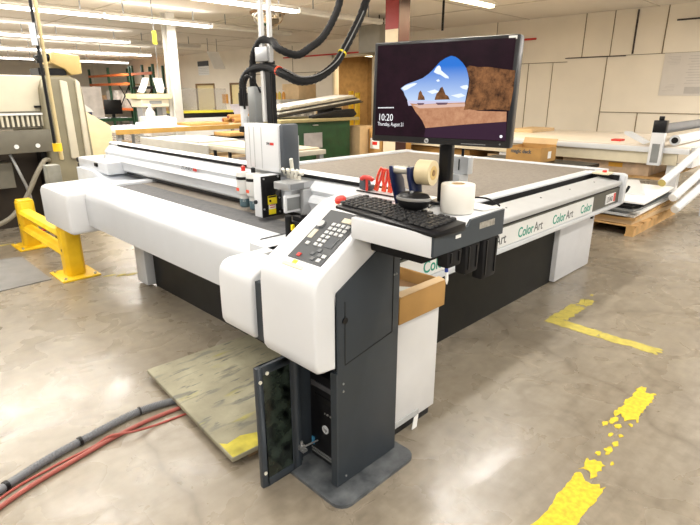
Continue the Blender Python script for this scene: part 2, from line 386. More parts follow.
obj('cable_chain', MB().box(1.92, 2.2, 6.0, 6.12, .80, .86).box(1.95, 2.2, 6.02, 6.2, .88, .93).box(1.92, 2.2, 6.0, 6.12, .95, 1.0), softblack, bc, bev=.01)
# writing on the near end of the beam: small coloured service stickers
stk = MB()
for yy in (2.36, 2.28): stk.poly([(2.098, yy, 1.131), (2.098, yy-.03, 1.131), (2.108, yy-.03, 1.141), (2.108, yy, 1.141)])
# tool head on the beam
hd = obj('tool_head', MB().box(2.0, 2.10, 2.63, 2.995, 1.175, 1.47), cwhite, cut, bev=.012, seg=2)
obj('side_cover', MB().box(2.012, 2.13, 2.585, 2.632, 1.175, 1.475), mat('slate_cover', (.06,.07,.085), .45), hd, bev=.01)
gv = MB()
for yy in (2.93, 2.88, 2.80): gv.box(1.9985, 2.003, yy, yy+.006, 1.19, 1.45)
obj('panel_groove', gv, lgrey, hd)
obj('logo', MB().box(1.997, 2.002, 2.675, 2.71, 1.345, 1.36), red, hd)
text('lettering', 'ZÜND', .02, (1.997, 2.75, 1.347), (0,-1,0), (0,0,1), ink, hd, width=.038)
obj('head_plate', MB().box(2.10, 2.16, 2.62, 3.05, .95, 1.40), alu, hd)
mod = obj('cutting_module', MB().box(1.872, 2.02, 2.66, 2.735, .905, 1.168), cwhite, cut, bev=.006)
wy = mat('warning_yellow', (.90,.72,.01), .5)
obj('module_cover', MB().box(1.876, 2.025, 2.648, 2.66, .905, 1.165), black, mod, bev=.003)
obj('warning_label', MB().box(1.915, 1.985, 2.646, 2.648, .985, 1.04).box(1.92, 1.975, 2.646, 2.648, .92, .955), wy, mod)
obj('warning_label', MB().box(1.92, 1.975, 2.646, 2.648, .955, .983), paper, mod)
obj('label_print', MB().box(1.925, 1.97, 2.645, 2.6465, .976, .981).box(1.93, 1.968, 2.645, 2.6465, .962, .968), orange, mod)
obj('label_print', MB().box(1.918, 1.982, 2.645, 2.6465, 1.028, 1.038).box(1.925, 1.94, 2.645, 2.6465, 1.0, 1.015), black, mod)
kn = MB()
for xx, zz in ((1.89, 1.15), (2.0, 1.155), (1.885, .96), (2.005, 1.02), (2.005, .93)): kn.cyl((xx, 2.648, zz), (xx, 2.643, zz), .006, 8)
obj('bolt', kn, steel, mod)
obj('knob', MB().cyl((1.872, 2.71, 1.0), (1.862, 2.71, 1.0), .013, 12), black, mod)
for i, (yy, x) in enumerate(((2.985, 1.97), (2.87, 1.97))):
    tl = obj('tool_insert', MB().lathe([(.0,.95), (.034,.95), (.036,.955), (.036,1.0), (.048,1.01), (.050,1.02), (.050,1.14), (.046,1.155), (.02,1.16), (0,1.16)], (x, yy, 0), 20), mat('insert_ivory', (.62,.62,.60), .35), cut)
    obj('insert_ring', MB().lathe([(.0512,1.105), (.0512,1.125), (.049,1.125), (.049,1.105), (.0512,1.105)], (x, yy, 0), 20), black, tl)
    obj('insert_tip', MB().lathe([(0,.915), (.028,.915), (.0365,.925), (.0365,.975), (.034,.98)], (x, yy, 0), 16), mat('insert_tip_teal', (.07,.12,.14), .4), tl)
    obj('insert_button', MB().lathe([(.015,1.16), (.015,1.19), (0,1.195)], (x, yy, 0), 12), red if i == 0 else black, tl)
    obj('insert_label', MB().box(x-.0515, x-.04, yy-.01, yy+.02, 1.03, 1.05), orange, tl)
# grey bracket group right of the module
br = obj('head_bracket', MB().box(1.90, 2.12, 2.42, 2.56, 1.10, 1.145).box(2.0, 2.1, 2.40, 2.43, .94, 1.10), alu, cut, bev=.004)
obj('bracket_plate', MB().box(1.92, 2.02, 2.415, 2.42, 1.105, 1.14), mat('grey_plate', (.2,.21,.22), .5), br)
fr = obj('gauge_frame', MB().box(1.89, 2.02, 2.44, 2.46, .965, 1.07), cwhite, br, bev=.004)
obj('gauge_face', MB().box(1.905, 2.005, 2.437, 2.441, .98, 1.055), mgrey, fr)
obj('knob', MB().cyl((1.895, 2.50, 1.085), (1.88, 2.50, 1.085), .018, 12), black, br)
vb = MB()
for k in range(4):
    yy = 2.60-.035*k
    vb.cyl((2.05, yy, 1.145), (2.05, yy, 1.17), .012, 8).cyl((2.03, yy+.01, 1.17), (1.99+.01*k, yy-.02, 1.21), .010, 8)
vb.cyl((2.05, 2.64, 1.2), (2.05, 2.46, 1.185), .012, 8).cyl((2.05, 2.56, 1.2), (2.03, 2.545, 1.27), .012, 8)
obj('air_fitting', vb, mat('fitting_ivory', (.7,.68,.6), .4), br)
jm = obj('camera_module', MB().box(1.70, 1.78, 2.07, 2.17, .90, 1.0), black, cut, bev=.008)
obj('module_post', MB().cyl((1.69, 2.16, .90), (1.69, 2.16, 1.03), .018, 10).cyl((1.74, 2.09, 1.0), (1.74, 2.09, 1.04), .02, 10).box(1.72, 1.75, 2.06, 2.16, 1.0, 1.025), softblack, jm)
obj('module_cap', MB().box(1.685, 1.70, 2.12, 2.135, .955, .985), wy, jm)
obj('beam_gauge', MB().cyl((2.05, 2.26, 1.0), (2.035, 2.26, 1.0), .018, 12).cyl((2.05, 2.22, .995), (2.035, 2.22, .995), .014, 12), steel, cut)
# upright hose mast above the head, with its hoses
ms = obj('hose_mast', MB().box(2.19, 2.215, 3.01, 3.04, 1.47, 3.0).box(2.19, 2.215, 2.925, 2.95, 1.85, 3.0), mat('mast_white', (.62,.62,.61), .4), cut)
obj('mast_bracket', MB().box(2.17, 2.225, 2.93, 3.065, 1.855, 1.945), alu, ms, bev=.006)
obj('black_column', MB().box(2.20, 2.25, 2.955, 3.0, 1.19, 1.86).cyl((2.2, 2.945, 1.25), (2.2, 2.945, 1.86), .008, 6), black, ms)
obj('motor', MB().box(2.15, 2.22, 3.065, 3.15, 1.46, 1.70).cyl((2.18, 3.1, 1.25), (2.18, 3.1, 1.46), .030, 12), mgrey, ms, bev=.01)
obj('air_cylinder', MB().cyl((2.2, 3.215, 1.2), (2.2, 3.215, 1.5), .020, 10).cyl((2.2, 3.165, 1.2), (2.2, 3.165, 1.48), .015, 10), alu, ms)
obj('coupler', MB().cyl((2.2, 3.275, 1.42), (2.2, 3.275, 1.57), .026, 12), cwhite, ms)
obj('valve', MB().box(2.16, 2.2, 3.24, 3.29, 1.39, 1.43).box(2.16, 2.2, 3.18, 3.21, 1.33, 1.38), black, ms)
obj('drop_wire', MB().cyl((2.2, 3.275, 1.2), (2.2, 3.275, 1.42), .010, 8), mgrey, ms)
def crv(pts, n=6):
    out = []; P = [Vector(p) for p in pts]
    for i in range(len(P)-1):
        p0 = P[max(i-1,0)]; p1 = P[i]; p2 = P[i+1]; p3 = P[min(i+2, len(P)-1)]
        for k in range(n):
            t = k/n
            out.append(.5*((2*p1)+(p2-p0)*t+(2*p0-5*p1+4*p2-p3)*t*t+(3*p1-p0-3*p2+p3)*t**3))
    out.append(P[-1]); return out
def rib(path, r, n=10):
    rs = [r*(1.0 if i % 2 else .88) for i in range(len(path))]
    return MB().tube(path, r, n, rs)
lower = crv([(2.2, 3.275, 1.57), (2.2, 3.275, 1.68), (2.2, 3.255, 1.75), (2.2, 3.167, 1.804), (2.2, 3.02, 1.823), (2.2, 2.90, 1.805), (2.2, 2.78, 1.765), (2.29, 2.75, 1.731), (2.44, 2.75, 1.753), (2.582, 2.75, 1.826), (2.663, 2.75, 1.906), (2.779, 2.75, 2.056), (2.883, 2.75, 2.218), (2.96, 2.75, 2.45), (3.0, 2.75, 3.0)], 8)
upper = crv([(2.2, 3.16, 1.48), (2.2, 3.15, 1.71), (2.2, 3.131, 1.877), (2.2, 3.077, 1.956), (2.2, 3.006, 1.99), (2.2, 2.90, 1.97), (2.16, 2.79, 1.92), (2.272, 2.75, 1.888), (2.391, 2.75, 1.942), (2.489, 2.75, 2.002), (2.586, 2.75, 2.115), (2.656, 2.75, 2.247), (2.72, 2.75, 2.5), (2.75, 2.75, 3.0)], 8)
h = obj('hose', rib(lower, .029), softblack, ms); obj('cuff', MB().cyl((2.2, 3.275, 1.57), (2.2, 3.275, 1.66), .034, 12), black, h)
obj('tie', MB().cyl((2.67, 2.75, 1.915), (2.678, 2.75, 1.925), .032, 12), wy, h); obj('tie', MB().cyl((2.2, 2.86, 1.795), (2.2, 2.845, 1.79), .032, 12), orange, h)
obj('hose', rib(upper, .025), softblack, ms)
obj('cable', MB().tube([p+Vector((0, -.025, .026)) for p in lower[45:95]], .004, 6), mat('grey_cable', (.2,.2,.2), .5), ms)
obj('cable', MB().tube(crv([(2.2, 3.06, 1.66), (2.15, 3.1, 1.76), (2.15, 3.19, 1.74), (2.17, 3.22, 1.55)]), .008, 6), black, ms)

# ------------------------------------------------------------------ operator console
con = thing('operator_console', 'white and anthracite operator console on a pedestal at the cutter corner', 'console', (1.45, 1.48, 0))
obj('base_plate', MB().prism([(1.19+.48*(k in (1,2))+(.06*(1-math.cos(a*PI/8)) if k in (0,3) else .02-.06*(1-math.cos(a*PI/8))), 1.238+.51*(k in (2,3))+(.06*(1-math.sin(a*PI/8)) if k in (0,1) else -.06*(1-math.sin(a*PI/8)))) for k, rng in ((0, (0,1,2,3,4)), (1, (4,3,2,1,0)), (2, (0,1,2,3,4)), (3, (4,3,2,1,0))) for a in rng], 'z', 0, .016), dgrey2, con, bev=.0)
bpl = con.children[-1]
sd = [(1.27,.022), (1.645,.022), (1.645,1.12), (1.57,1.085), (1.27,.925)]
pd = obj('pedestal', MB().prism(sd, 'y', 1.34, 1.36).prism(sd, 'y', 1.60, 1.62).box(1.63, 1.645, 1.36, 1.60, .022, 1.1).box(1.27, 1.63, 1.36, 1.60, .58, .60), dgrey, con, bev=.002)
obj('front_flange', MB().box(1.262, 1.272, 1.34, 1.375, .022, .575).box(1.262, 1.272, 1.585, 1.62, .022, .60), dgrey, pd)
rv = MB()
for (x, z) in ((1.30,.52), (1.30,.485), (1.62,.92), (1.605,.92), (1.315,.055)): rv.cyl((x, 1.34, z), (x, 1.336, z), .005, 8)
obj('rivet', rv, mgrey, pd)
obj('panel_line', MB().box(1.31, 1.313, 1.338, 1.341, .60, .88).prism([(1.31,.60), (1.31,.603), (1.60,.655), (1.60,.652)], 'y', 1.338, 1.341).box(1.60, 1.603, 1.338, 1.341, .652, 1.05), black, pd)
obj('lock', MB().cyl((1.31, 1.34, .80), (1.31, 1.335, .80), .014, 14), black, pd)
# open door, swung out to the front
dr = obj('door', MB().box(1.035, 1.065, 1.567, 1.59, .015, .60).box(1.205, 1.255, 1.567, 1.59, .015, .60).box(1.065, 1.205, 1.567, 1.59, .56, .60).box(1.065, 1.205, 1.567, 1.59, .015, .05), dgrey, con, bev=.003)
obj('glass', MB().box(1.06, 1.21, 1.572, 1.584, .045, .565), dglass, dr)
mg = MB()
for (x, z) in ((1.05,.535), (1.085,.565), (1.05,.09)): mg.cyl((x, 1.568, z), (x, 1.562, z), .008, 10)
obj('magnet', mg, mat('magnet_ivory', (.75,.73,.62), .4), dr)
obj('latch', MB().box(1.235, 1.262, 1.55, 1.567, .11, .13).box(1.245, 1.27, 1.545, 1.567, .095, .105).cyl((1.25,1.56,.10), (1.25,1.56,.15), .006, 8).cyl((1.25,1.555,.12), (1.33,1.54,.125), .004, 6), steel, dr)
# white hood
hp = [(1.30,.60), (1.205,.60), (1.175,.608), (1.162,.63), (1.16,.665), (1.16,.93), (1.166,.967), (1.182,.998), (1.21,1.020), (1.475,1.186), (1.52,1.208), (1.57,1.218), (1.85,1.226), (1.85,1.15), (1.62,1.10), (1.538,1.058), (1.275,.915), (1.275,.60)]
hood = obj('hood', MB().prism(hp, 'y', 1.347, 1.69), cwhite, con, bev=.014, seg=3, ang=60)
sv = Vector((.265, 0, .166)).normalized(); up = Vector((-sv.z, 0, sv.x)); A = Vector((1.21, 1.68, 1.020))
def slab(mb, s0, s1, y0, y1, h0, h1):
    vs = []
    for hh in (h0, h1):
        for (ss, yy) in ((s0,y0), (s1,y0), (s1,y1), (s0,y1)):
            p = Vector((A.x, 0, A.z))+sv*ss+up*hh; vs.append((p.x, yy+.02, p.z))
    return mb.add(vs, [(3,2,1,0), (4,5,6,7), (0,1,5,4), (1,2,6,5), (2,3,7,6), (3,0,4,7)])
kp = obj('control_panel', slab(MB(), .022, .305, 1.365, 1.56, -.002, .004), mat('control_panel_dark', (.035,.04,.045), .45, var=.1), hood)
bt = mat('button_grey', (.55,.56,.56), .45)
for r in range(6):
    for c in range(4):
        s0 = .105+r*.0235; y0 = 1.385+c*.027
        if r > 2 or c > 1: obj('button', slab(MB(), s0, s0+.015, y0, y0+.017, .004, .008), bt, kp)
for (s0, y0, m) in ((.035,1.385,bt), (.035,1.42,dgrey2), (.058,1.40,dgrey2), (.08,1.42,dgrey2), (.058,1.44,dgrey2), (.058,1.375,bt), (.035,1.50,red), (.10,1.51,bt)):
    obj('button', slab(MB(), s0, s0+.016, y0, y0+.018, .004, .008), m, kp)
obj('dial', MB().cyl(Vector((A.x,1.555,A.z))+sv*.215+up*.002, Vector((A.x,1.555,A.z))+sv*.215+up*.014, .018, 20), alu, kp)
obj('jog_pad', slab(MB(), .11, .165, 1.385, 1.43, .003, .006), dgrey, kp)
obj('display', slab(MB(), .135, .185, 1.525, 1.55, .004, .006), mat('panel_label', (.55,.50,.40), .5), kp)
obj('display', slab(MB(), .25, .275, 1.39, 1.45, .004, .006), mat('cream_plate', (.70,.62,.45), .5), kp)
obj('warning_label', slab(MB(), .0, .016, 1.49, 1.515, -.001, .0015), wy, hood)
obj('warning_label', slab(MB(), -.018, -.002, 1.44, 1.56, -.004, .0015), mat('panel_label_pale', (.68,.60,.42), .5), hood)
obj('screen_strip', MB().prism([(1.565,1.216), (1.66,1.219), (1.66,1.223), (1.565,1.220)], 'y', 1.375, 1.60), mat('grey_display', (.22,.23,.25), .35), hood)
es = obj('stop_button', MB().lathe([(0,.035), (.02,.034), (.026,.026), (.026,.014), (.018,.012), (.018,0)], (1.535, 1.588, 1.197), 18, Matrix.Rotation(-.25, 4, 'Y')), red, hood)
obj('collar', MB().lathe([(.028,0), (.028,.008), (0,.008)], (1.535, 1.588, 1.195), 18), wy, es)
# shelf for the keyboard
ty = mat('tray_side_slate', (.035,.045,.055), .5, var=.1)
sh = obj('keyboard_shelf', MB().prism([(1.35,1.129), (1.35,1.21), (1.548,1.21), (1.567,1.232), (1.804,1.236), (1.804,1.129)], 'y', .972, 1.345), cwhite, con, bev=.004)
obj('shelf_side', MB().prism([(1.353,1.134), (1.353,1.205), (1.552,1.205), (1.572,1.227), (1.804,1.231), (1.804,1.134)], 'y', .963, .973), ty, sh)
obj('shelf_bracket', MB().box(1.45, 1.64, 1.08, 1.338, 1.06, 1.128), softblack, sh, bev=.008)
obj('scuff', MB().box(1.63, 1.735, .9622, .9632, 1.182, 1.206), mat('scuffed_metal', (.30,.28,.24), .5, var=.3, scale=60), sh)
obj('slot_label', MB().box(1.478, 1.51, .9620, .964, 1.175, 1.187), paper, sh)

# pockets hung under the shelf
for k, (x0, x1, z0, lab) in enumerate(((1.448, 1.545, 1.066, 'short black tool pouch with a pen, nearest the console under the shelf'), (1.563, 1.663, 1.015, 'middle black tool pouch under the keyboard shelf'), (1.685, 1.80, .965, 'longest black tool pouch at the outer end under the shelf'))):
    t = thing('tool_pouch', lab, 'pouch', ((x0+x1)/2, 1.0, z0), 'black pouches under the keyboard shelf')
    obj('pouch', MB().prism([(x0+.008, z0), (x1-.008, z0), (x1, 1.128), (x0, 1.128)], 'y', .972, 1.02), softblack, t, bev=.008)
    obj('strap', MB().box(x0+.02, x0+.028, .968, .974, z0+.02, 1.122), black, t); obj('strap', MB().box(x1-.028, x1-.02, .968, .974, z0+.02, 1.122), black, t)
pn = thing('pen', 'white pen with blue collar sticking out below the short pouch', 'pen', (1.482, .985, 1.0))
obj('barrel', MB().cyl((1.482, .995, 1.064), (1.482, .991, 1.016), .006, 8).cyl((1.482, .991, 1.016), (1.482, .990, 1.0), .006, 8, .002), paper, pn)
obj('collar', MB().cyl((1.482, .995, 1.064), (1.482, .994, 1.046), .0068, 8), mat('pen_blue', (.02,.05,.35), .4), pn)

# computer tower inside the pedestal
pc = thing('computer_tower', 'black desktop computer tower standing inside the open pedestal', 'computer', (1.45, 1.50, .022))
obj('case', MB().box(1.335, 1.62, 1.42, 1.592, .024, .47), black, pc, bev=.004)
obj('drive_bay', MB().box(1.330, 1.336, 1.43, 1.58, .405, .43), mat('bay_grey', (.06,.06,.065), .4), pc)
obj('drive_bay', MB().box(1.331, 1.336, 1.425, 1.555, .34, .37), black, pc)
obj('port', MB().box(1.331, 1.336, 1.43, 1.44, .285, .292).box(1.331, 1.336, 1.45, 1.46, .285, .292).box(1.331, 1.336, 1.47, 1.48, .285, .292).box(1.331, 1.336, 1.49, 1.495, .285, .292), steel, pc)
obj('badge', MB().cyl((1.336, 1.49, .205), (1.331, 1.49, .205), .02, 20), mat('badge_silver', (.6,.62,.64), .3), pc)
text('lettering', 'hp', .026, (1.3305, 1.501, .198), (0,-1,0), (.05,0,1), black, pc, width=.022)
obj('sticker', MB().box(1.331, 1.336, 1.57, 1.585, .085, .125), mat('sticker_blue', (.08,.35,.6), .5), pc)
obj('grille', MB().box(1.328, 1.336, 1.43, 1.585, .05, .054).box(1.328, 1.336, 1.43, 1.585, .065, .069), mgrey, pc)

# ------------------------------------------------------------------ monitor
mo = local('monitor', 'black widescreen monitor showing a beach seen through a cave', 'monitor', (1.598, 1.146, 1.236), math.radians(-79.8))
H0 = .240; W2 = .2735; HH = .356; tilt = Matrix.Translation((0,0,H0+HH/2)) @ Matrix.Rotation(math.radians(-2.4), 4, 'X')
def tb(mb): return mb.xf(tilt)
obj('bezel', tb(MB().box(-W2, W2, -.012, .03, -HH/2, HH/2)), mat('monitor_black', (.014,.015,.018), .3), mo, bev=.006)
obj('back_shell', tb(MB().box(-.2, .2, .03, .055, -.12, .12)), black, mo, bev=.01)
sw, sh_, sz = .258, .161, .006
def pt(Xz, Y):   # picture position -> screen surface
    rt = 600-38*(Y-75)/408; lf = 70-8*(Y-108)/340
    s_ = (Xz-lf)/(rt-lf); top = 108-33*s_; bot = 448+35*s_
    return (-sw+2*sw*s_, sz+sh_-(Y-top)/(bot-top)*2*sh_)
pic = []
scr = obj('screen', tb(MB().box(-sw, sw, -.0135, -.0115, sz-sh_, sz+sh_)), emit('screen_dark', (.020,.004,.012), 1), mo)
lay = [0]
def emit_tex(name, c0, c1, kind, sc=14, lo=.35, hi=.65):
    m = bpy.data.materials.new(name); m.use_nodes = True; nt = m.node_tree; N = nt.nodes; L = nt.links; b = N['Principled BSDF']
    b.inputs['Base Color'].default_value = (.004,.004,.004,1); b.inputs['Roughness'].default_value = .3; b.inputs['Specular IOR Level'].default_value = .12
    tc = N.new('ShaderNodeTexCoord'); r = N.new('ShaderNodeValToRGB')
    r.color_ramp.elements[0].position = lo; r.color_ramp.elements[1].position = hi
    r.color_ramp.elements[0].color = c0+(1,); r.color_ramp.elements[1].color = c1+(1,)
    if kind == 'z':
        sp = N.new('ShaderNodeSeparateXYZ'); L.new(tc.outputs['Object'], sp.inputs[0]); L.new(sp.outputs['Z'], r.inputs[0])
    else:
        n = N.new('ShaderNodeTexNoise'); n.inputs['Scale'].default_value = sc; n.inputs['Detail'].default_value = 8; n.inputs['Roughness'].default_value = .75
        L.new(tc.outputs['Object'], n.inputs['Vector']); L.new(n.outputs['Fac'], r.inputs[0])
    L.new(r.outputs[0], b.inputs['Emission Color']); b.inputs['Emission Strength'].default_value = 1
    return m
zc = H0+HH/2
SKY = emit_tex('screen_sky', (.50,.62,.80), (.02,.15,.56), 'z', lo=zc-.04, hi=zc+.09)
ROCK = emit_tex('screen_rock', (.020,.007,.004), (.30,.13,.05), 'n', 26)
SAND = emit_tex('screen_sand', (.36,.16,.085), (.52,.27,.15), 'n', 40)
CAVE = emit_tex('screen_cave', (.006,.001,.004), (.018,.004,.010), 'n', 9)
scr.data.materials[0] = CAVE
def pp(pts, c, nm='picture'):
    lay[0] += 1; y = -.0136-.00006*lay[0]
    key = 'screen_%02d_%02d_%02d' % tuple(int(x*99) for x in c) if isinstance(c, tuple) else ''
    m = emit(key, c, 1) if isinstance(c, tuple) else c
    q = [pt(*p) for p in pts]
    return obj(nm, tb(MB().poly([(a, y, b) for a, b in q])), m, scr)
pp([(172,268),(185,258),(200,250),(230,240),(262,228),(285,212),(300,198),(318,178),(330,165),(350,152),(372,143),(388,147),(400,155),(415,170),(428,190),(434,212),(438,235),(436,262),(430,290),(426,312),(422,332),(205,322),(198,308),(190,295),(184,280)], SKY)
for q_ in ([(305,205),(312,192),(318,184),(326,179),(332,186),(334,198),(345,208),(362,222),(364,230),(350,228),(338,220),(330,215),(318,212)], [(176,266),(190,257),(212,250),(228,247),(240,248),(232,255),(215,263),(200,272),(186,276)], [(405,262),(418,257),(432,255),(436,264),(430,274),(415,270)], [(315,236),(325,232),(330,240),(320,243)], [(280,280),(310,272),(330,282),(300,290)], [(372,296),(410,288),(426,298),(400,306)]):
    pp(q_, (.72,.78,.88))
pp([(200,315),(424,320),(422,330),(205,335)], (.52,.50,.66))
pp([(212,326),(260,330),(330,327),(424,324),(424,345),(470,358),(568,362),(567,402),(420,413),(275,425),(268,408),(262,395),(250,378),(235,360),(222,338)], SAND)
pp([(222,332),(300,330),(424,328),(424,340),(330,344),(250,346)], (.60,.40,.33))
pp([(275,425),(420,413),(567,402),(564,480),(270,462)], (.032,.012,.028))
pp([(428,188),(440,180),(470,186),(510,186),(560,195),(598,200),(590,280),(578,358),(520,352),(470,356),(440,352),(420,354),(424,335),(430,310),(438,270),(440,235),(434,210)], ROCK)
pp([(243,313),(245,298),(247,285),(254,276),(260,284),(262,292),(269,300),(272,313)], ROCK)
pp([(310,313),(314,298),(318,288),(326,280),(332,266),(340,262),(346,276),(352,292),(362,298),(368,312)], ROCK)
pp([(240,325),(270,325),(266,332),(246,333)], (.12,.07,.10)); pp([(314,324),(362,324),(356,332),(322,333)], (.12,.07,.10))
def scr_text(st, Xz, Y, hgt, wid):
    a, b = pt(Xz, Y)
    o = text('screen_text', st, hgt, (a, -.0152, b), (1,0,0), (0,0,1), emit('screen_white', (.9,.9,.92), 1), scr, extr=.0001, width=wid)
    for v in o.data.vertices: v.co = tilt @ v.co
scr_text('10:20', 76, 391, .036, .060)
scr_text('Thursday, August 21', 75, 411, .0195, .112)
tb_ = MB()
for k in range(12): 
    a, b = pt(76+k*5.8, 344); tb_.box(a, a+.0042, -.0152, -.0150, b, b+.004)
obj('screen_text', tb(tb_), emit('screen_white', (.9,.9,.92), 1), scr)
a, b = pt(549, 463); obj('screen_icon', tb(MB().cyl((a, -.0150, b), (a, -.0153, b), .005, 12)), emit('screen_white', (.9,.9,.92), 1), scr)
bd = obj('badge', tb(MB().cyl((-.035, -.012, -.167), (-.035, -.0135, -.167), .0085, 20)), mat('badge_silver', (.6,.62,.64), .3), mo)
lt = text('lettering', 'hp', .013, (-.0405, -.0138, -.170), (1,0,0), (0,0,1), black, bd, width=.010)
for v in lt.data.vertices: v.co = tilt @ v.co
obj('sticker', tb(MB().box(.235, .262, -.0128, -.0118, .163, .174)), paper, mo)
obj('button_row', tb(MB().box(.10, .19, -.0128, -.0118, -.172, -.169).cyl((.24, -.0118, -.166), (.24, -.0128, -.166), .003, 8)), mgrey, mo)
stn = obj('stand', MB().box(-.020, .030, .055, .10, .012, .40), black, mo, bev=.012, seg=3)
obj('hinge', MB().box(-.04, .05, .045, .075, .36, .46), black, mo, bev=.006)
obj('stand_base', MB().prism([(-.045,.05), (.025,.05), (.035,.06), (.035,.17), (.025,.18), (-.045,.18), (-.055,.17), (-.055,.06)], 'z', .001, .014), mat('monitor_black', (.014,.015,.018), .3), mo, bev=.004)

# ------------------------------------------------------------------ things on the shelf
kb = local('keyboard', 'black full size computer keyboard on the white shelf', 'keyboard', (1.450, 1.203, 1.2115), math.radians(-94)); kb.rotation_euler = (0, .035, math.radians(-94))
# local X runs to the right (towards -Y), local Y runs away from the operator (+X)
KW, KD = .255, .075
obj('case', MB().prism([(-KD-.012,0), (-KD-.012,.012), (-KD+.01,.018), (KD,.030), (KD,0)], 'x', -KW, KW), black, kb, bev=.003)
keym = mat('key_black', (.012,.012,.013), .45, var=.1)
protok = None; nk = 0
for r in range(6):
    for c in range(18):
        if nk >= 99: break
        if r == 0 and c in (1, 6, 11, 14): continue
        if r == 5 and c in (4, 5, 6, 7, 8, 13): continue
        x = -KW+.016+c*.0262; y = -KD+.016+(5-r)*.0232; z = .020+(y+KD)*.08
        if r == 0: y += .004
        if protok is None:
            protok = obj('key', MB().add([(-.0105,-.0095,0), (.0105,-.0095,0), (.0105,.0095,0), (-.0105,.0095,0), (-.0085,-.007,.007), (.0085,-.007,.007), (.0085,.0085,.008), (-.0085,.0085,.008)],
                [(3,2,1,0), (4,5,6,7), (0,1,5,4), (1,2,6,5), (2,3,7,6), (3,0,4,7)]), keym, kb)
            k = protok
        else:
            k = protok.copy(); COL.objects.link(k); k.parent = kb
        k.location = (x, y, z); nk += 1
obj('space_bar', MB().box(-KW+.11, -KW+.23, -KD+.008, -KD+.024, .018, .026), keym, kb, bev=.002)

ms_ = local('computer_mouse', 'black rounded mouse with silver band lying on the keyboard', 'mouse', (1.495, 1.165, 1.2455), math.radians(-75))
pf = [(0,.0), (.03,.0), (.05,.010), (.060,.028), (.062,.036)]
def squash(mb, sx, sy): mb.v = [(v[0]*sx, v[1]*sy, v[2]) for v in mb.v]; return mb
obj('body', squash(MB().lathe(pf, n=28), 1.05, .72), softblack, ms_)
obj('band', squash(MB().lathe([(.062,.036), (.0645,.041), (.0635,.047), (.058,.048)], n=28), 1.05, .72), steel, ms_)
obj('top', squash(MB().lathe([(.0605,.047), (.052,.058), (.035,.064), (0,.066)], n=28), 1.05, .72), black, ms_)
obj('scroll_wheel', MB().cyl((-.004, -.015, .062), (.004, -.015, .062), .009, 14), mgrey, ms_)
one('mouse_cable', 'thin black cable trailing from the mouse onto the shelf', 'cable', MB().tube(crv([(1.545, 1.14, 1.285), (1.556, 1.145, 1.262), (1.568, 1.15, 1.243), (1.60, 1.165, 1.2405), (1.635, 1.18, 1.2405)]), .003, 6), black)

rl = local('paper_roll', 'fat white roll standing upright on the shelf below the monitor', 'roll', (1.615, 1.055, 1.2365))
obj('roll', MB().lathe([(.025,0), (.060,0), (.062,.003), (.062,.100), (.060,.103), (.025,.103), (.025,0)], n=32), mat('roll_white', (.78,.76,.70), .55, var=.02), rl)
obj('core', MB().lathe([(.022,.001), (.025,.001), (.025,.104), (.022,.104), (.022,.001)], n=24), card2, rl)
for k, (dx, dy, a, lab) in enumerate(((1.70, 1.16, .3, 'white paper sheet lying under the paper roll at an angle'), (1.745, 1.04, -.15, 'white paper slip at the outer end of the shelf'))):
    p = local('paper_sheet', lab, 'paper', (dx, dy, 1.236+.0012*k), a, 'papers on the shelf')
    obj('sheet', MB().box(-.05, .05, -.09 if k == 0 else -.06, .09 if k == 0 else .06, 0, .0008), paper, p)

td = local('tape_dispenser', 'navy tape gun holding a tan roll of packing tape', 'tape dispenser', (1.577, 1.228, 1.238), math.radians(-80))
for s_ in (-.062, .012):
    obj('arm', MB().prism([(-.035,.005), (.035,.005), (.005,.10), (-.045,.158), (-.09,.158), (-.085,.12)], 'x', s_, s_+.014), navy, td, bev=.002)
obj('roller', MB().cyl((-.055, -.066, .145), (.012, -.066, .145), .016, 16), mat('roller_chrome', (.72,.70,.62), .25, .6), td)
obj('handle', MB().prism([(-.03,.0), (.10,.0), (.10,.022), (-.02,.03)], 'x', -.055, .012), navy, td, bev=.006)
MR = Matrix.Rotation(PI/2, 4, 'Y')
rt_ = mat('tan_tape', (.66,.55,.34), .4, var=.03)
tp = obj('tape_roll', MB().lathe([(.026,0), (.046,0), (.046,.058), (.026,.058), (.026,0)], (.035, -.03, .137), 30, MR), rt_, td)
obj('tape_core', MB().lathe([(.012,-.001), (.026,-.001), (.026,.059), (.012,.059), (.012,-.001)], (.035, -.03, .137), 24, MR), mat('core_tan', (.60,.42,.16), .6), tp)
obj('axle', MB().cyl((-.06, -.03, .137), (.096, -.03, .137), .011, 12), mat('axle_brown', (.28,.16,.06), .5), td)

sv_ = thing('barcode_scanner', 'small silver box on a slim post behind the paper roll', 'scanner', (1.85, 1.19, 1.238))
obj('head', MB().box(1.82, 1.86, 1.15, 1.235, 1.34, 1.41), mat('satin_silver', (.52,.54,.56), .35, .3), sv_, bev=.004)
obj('groove', MB().box(1.818, 1.821, 1.19, 1.194, 1.355, 1.40), black, sv_)
obj('post', MB().box(1.785, 1.85, 1.165, 1.215, 1.2368, 1.34), mat('satin_silver', (.52,.54,.56), .35, .3), sv_)
obj('ring', MB().cyl((1.82, 1.19, 1.285), (1.82, 1.19, 1.305), .044, 18), black, sv_)
obj('knob', MB().cyl((1.84, 1.19, 1.41), (1.84, 1.19, 1.44), .006, 8), black, sv_)
one('desk_cable', 'black cable looping over the outer end of the shelf', 'cable', MB().tube(crv([(1.76, 1.13, 1.2415), (1.74, 1.07, 1.268), (1.76, 1.02, 1.270), (1.785, .99, 1.252), (1.795, .98, 1.2412)]), .004, 6), softblack)

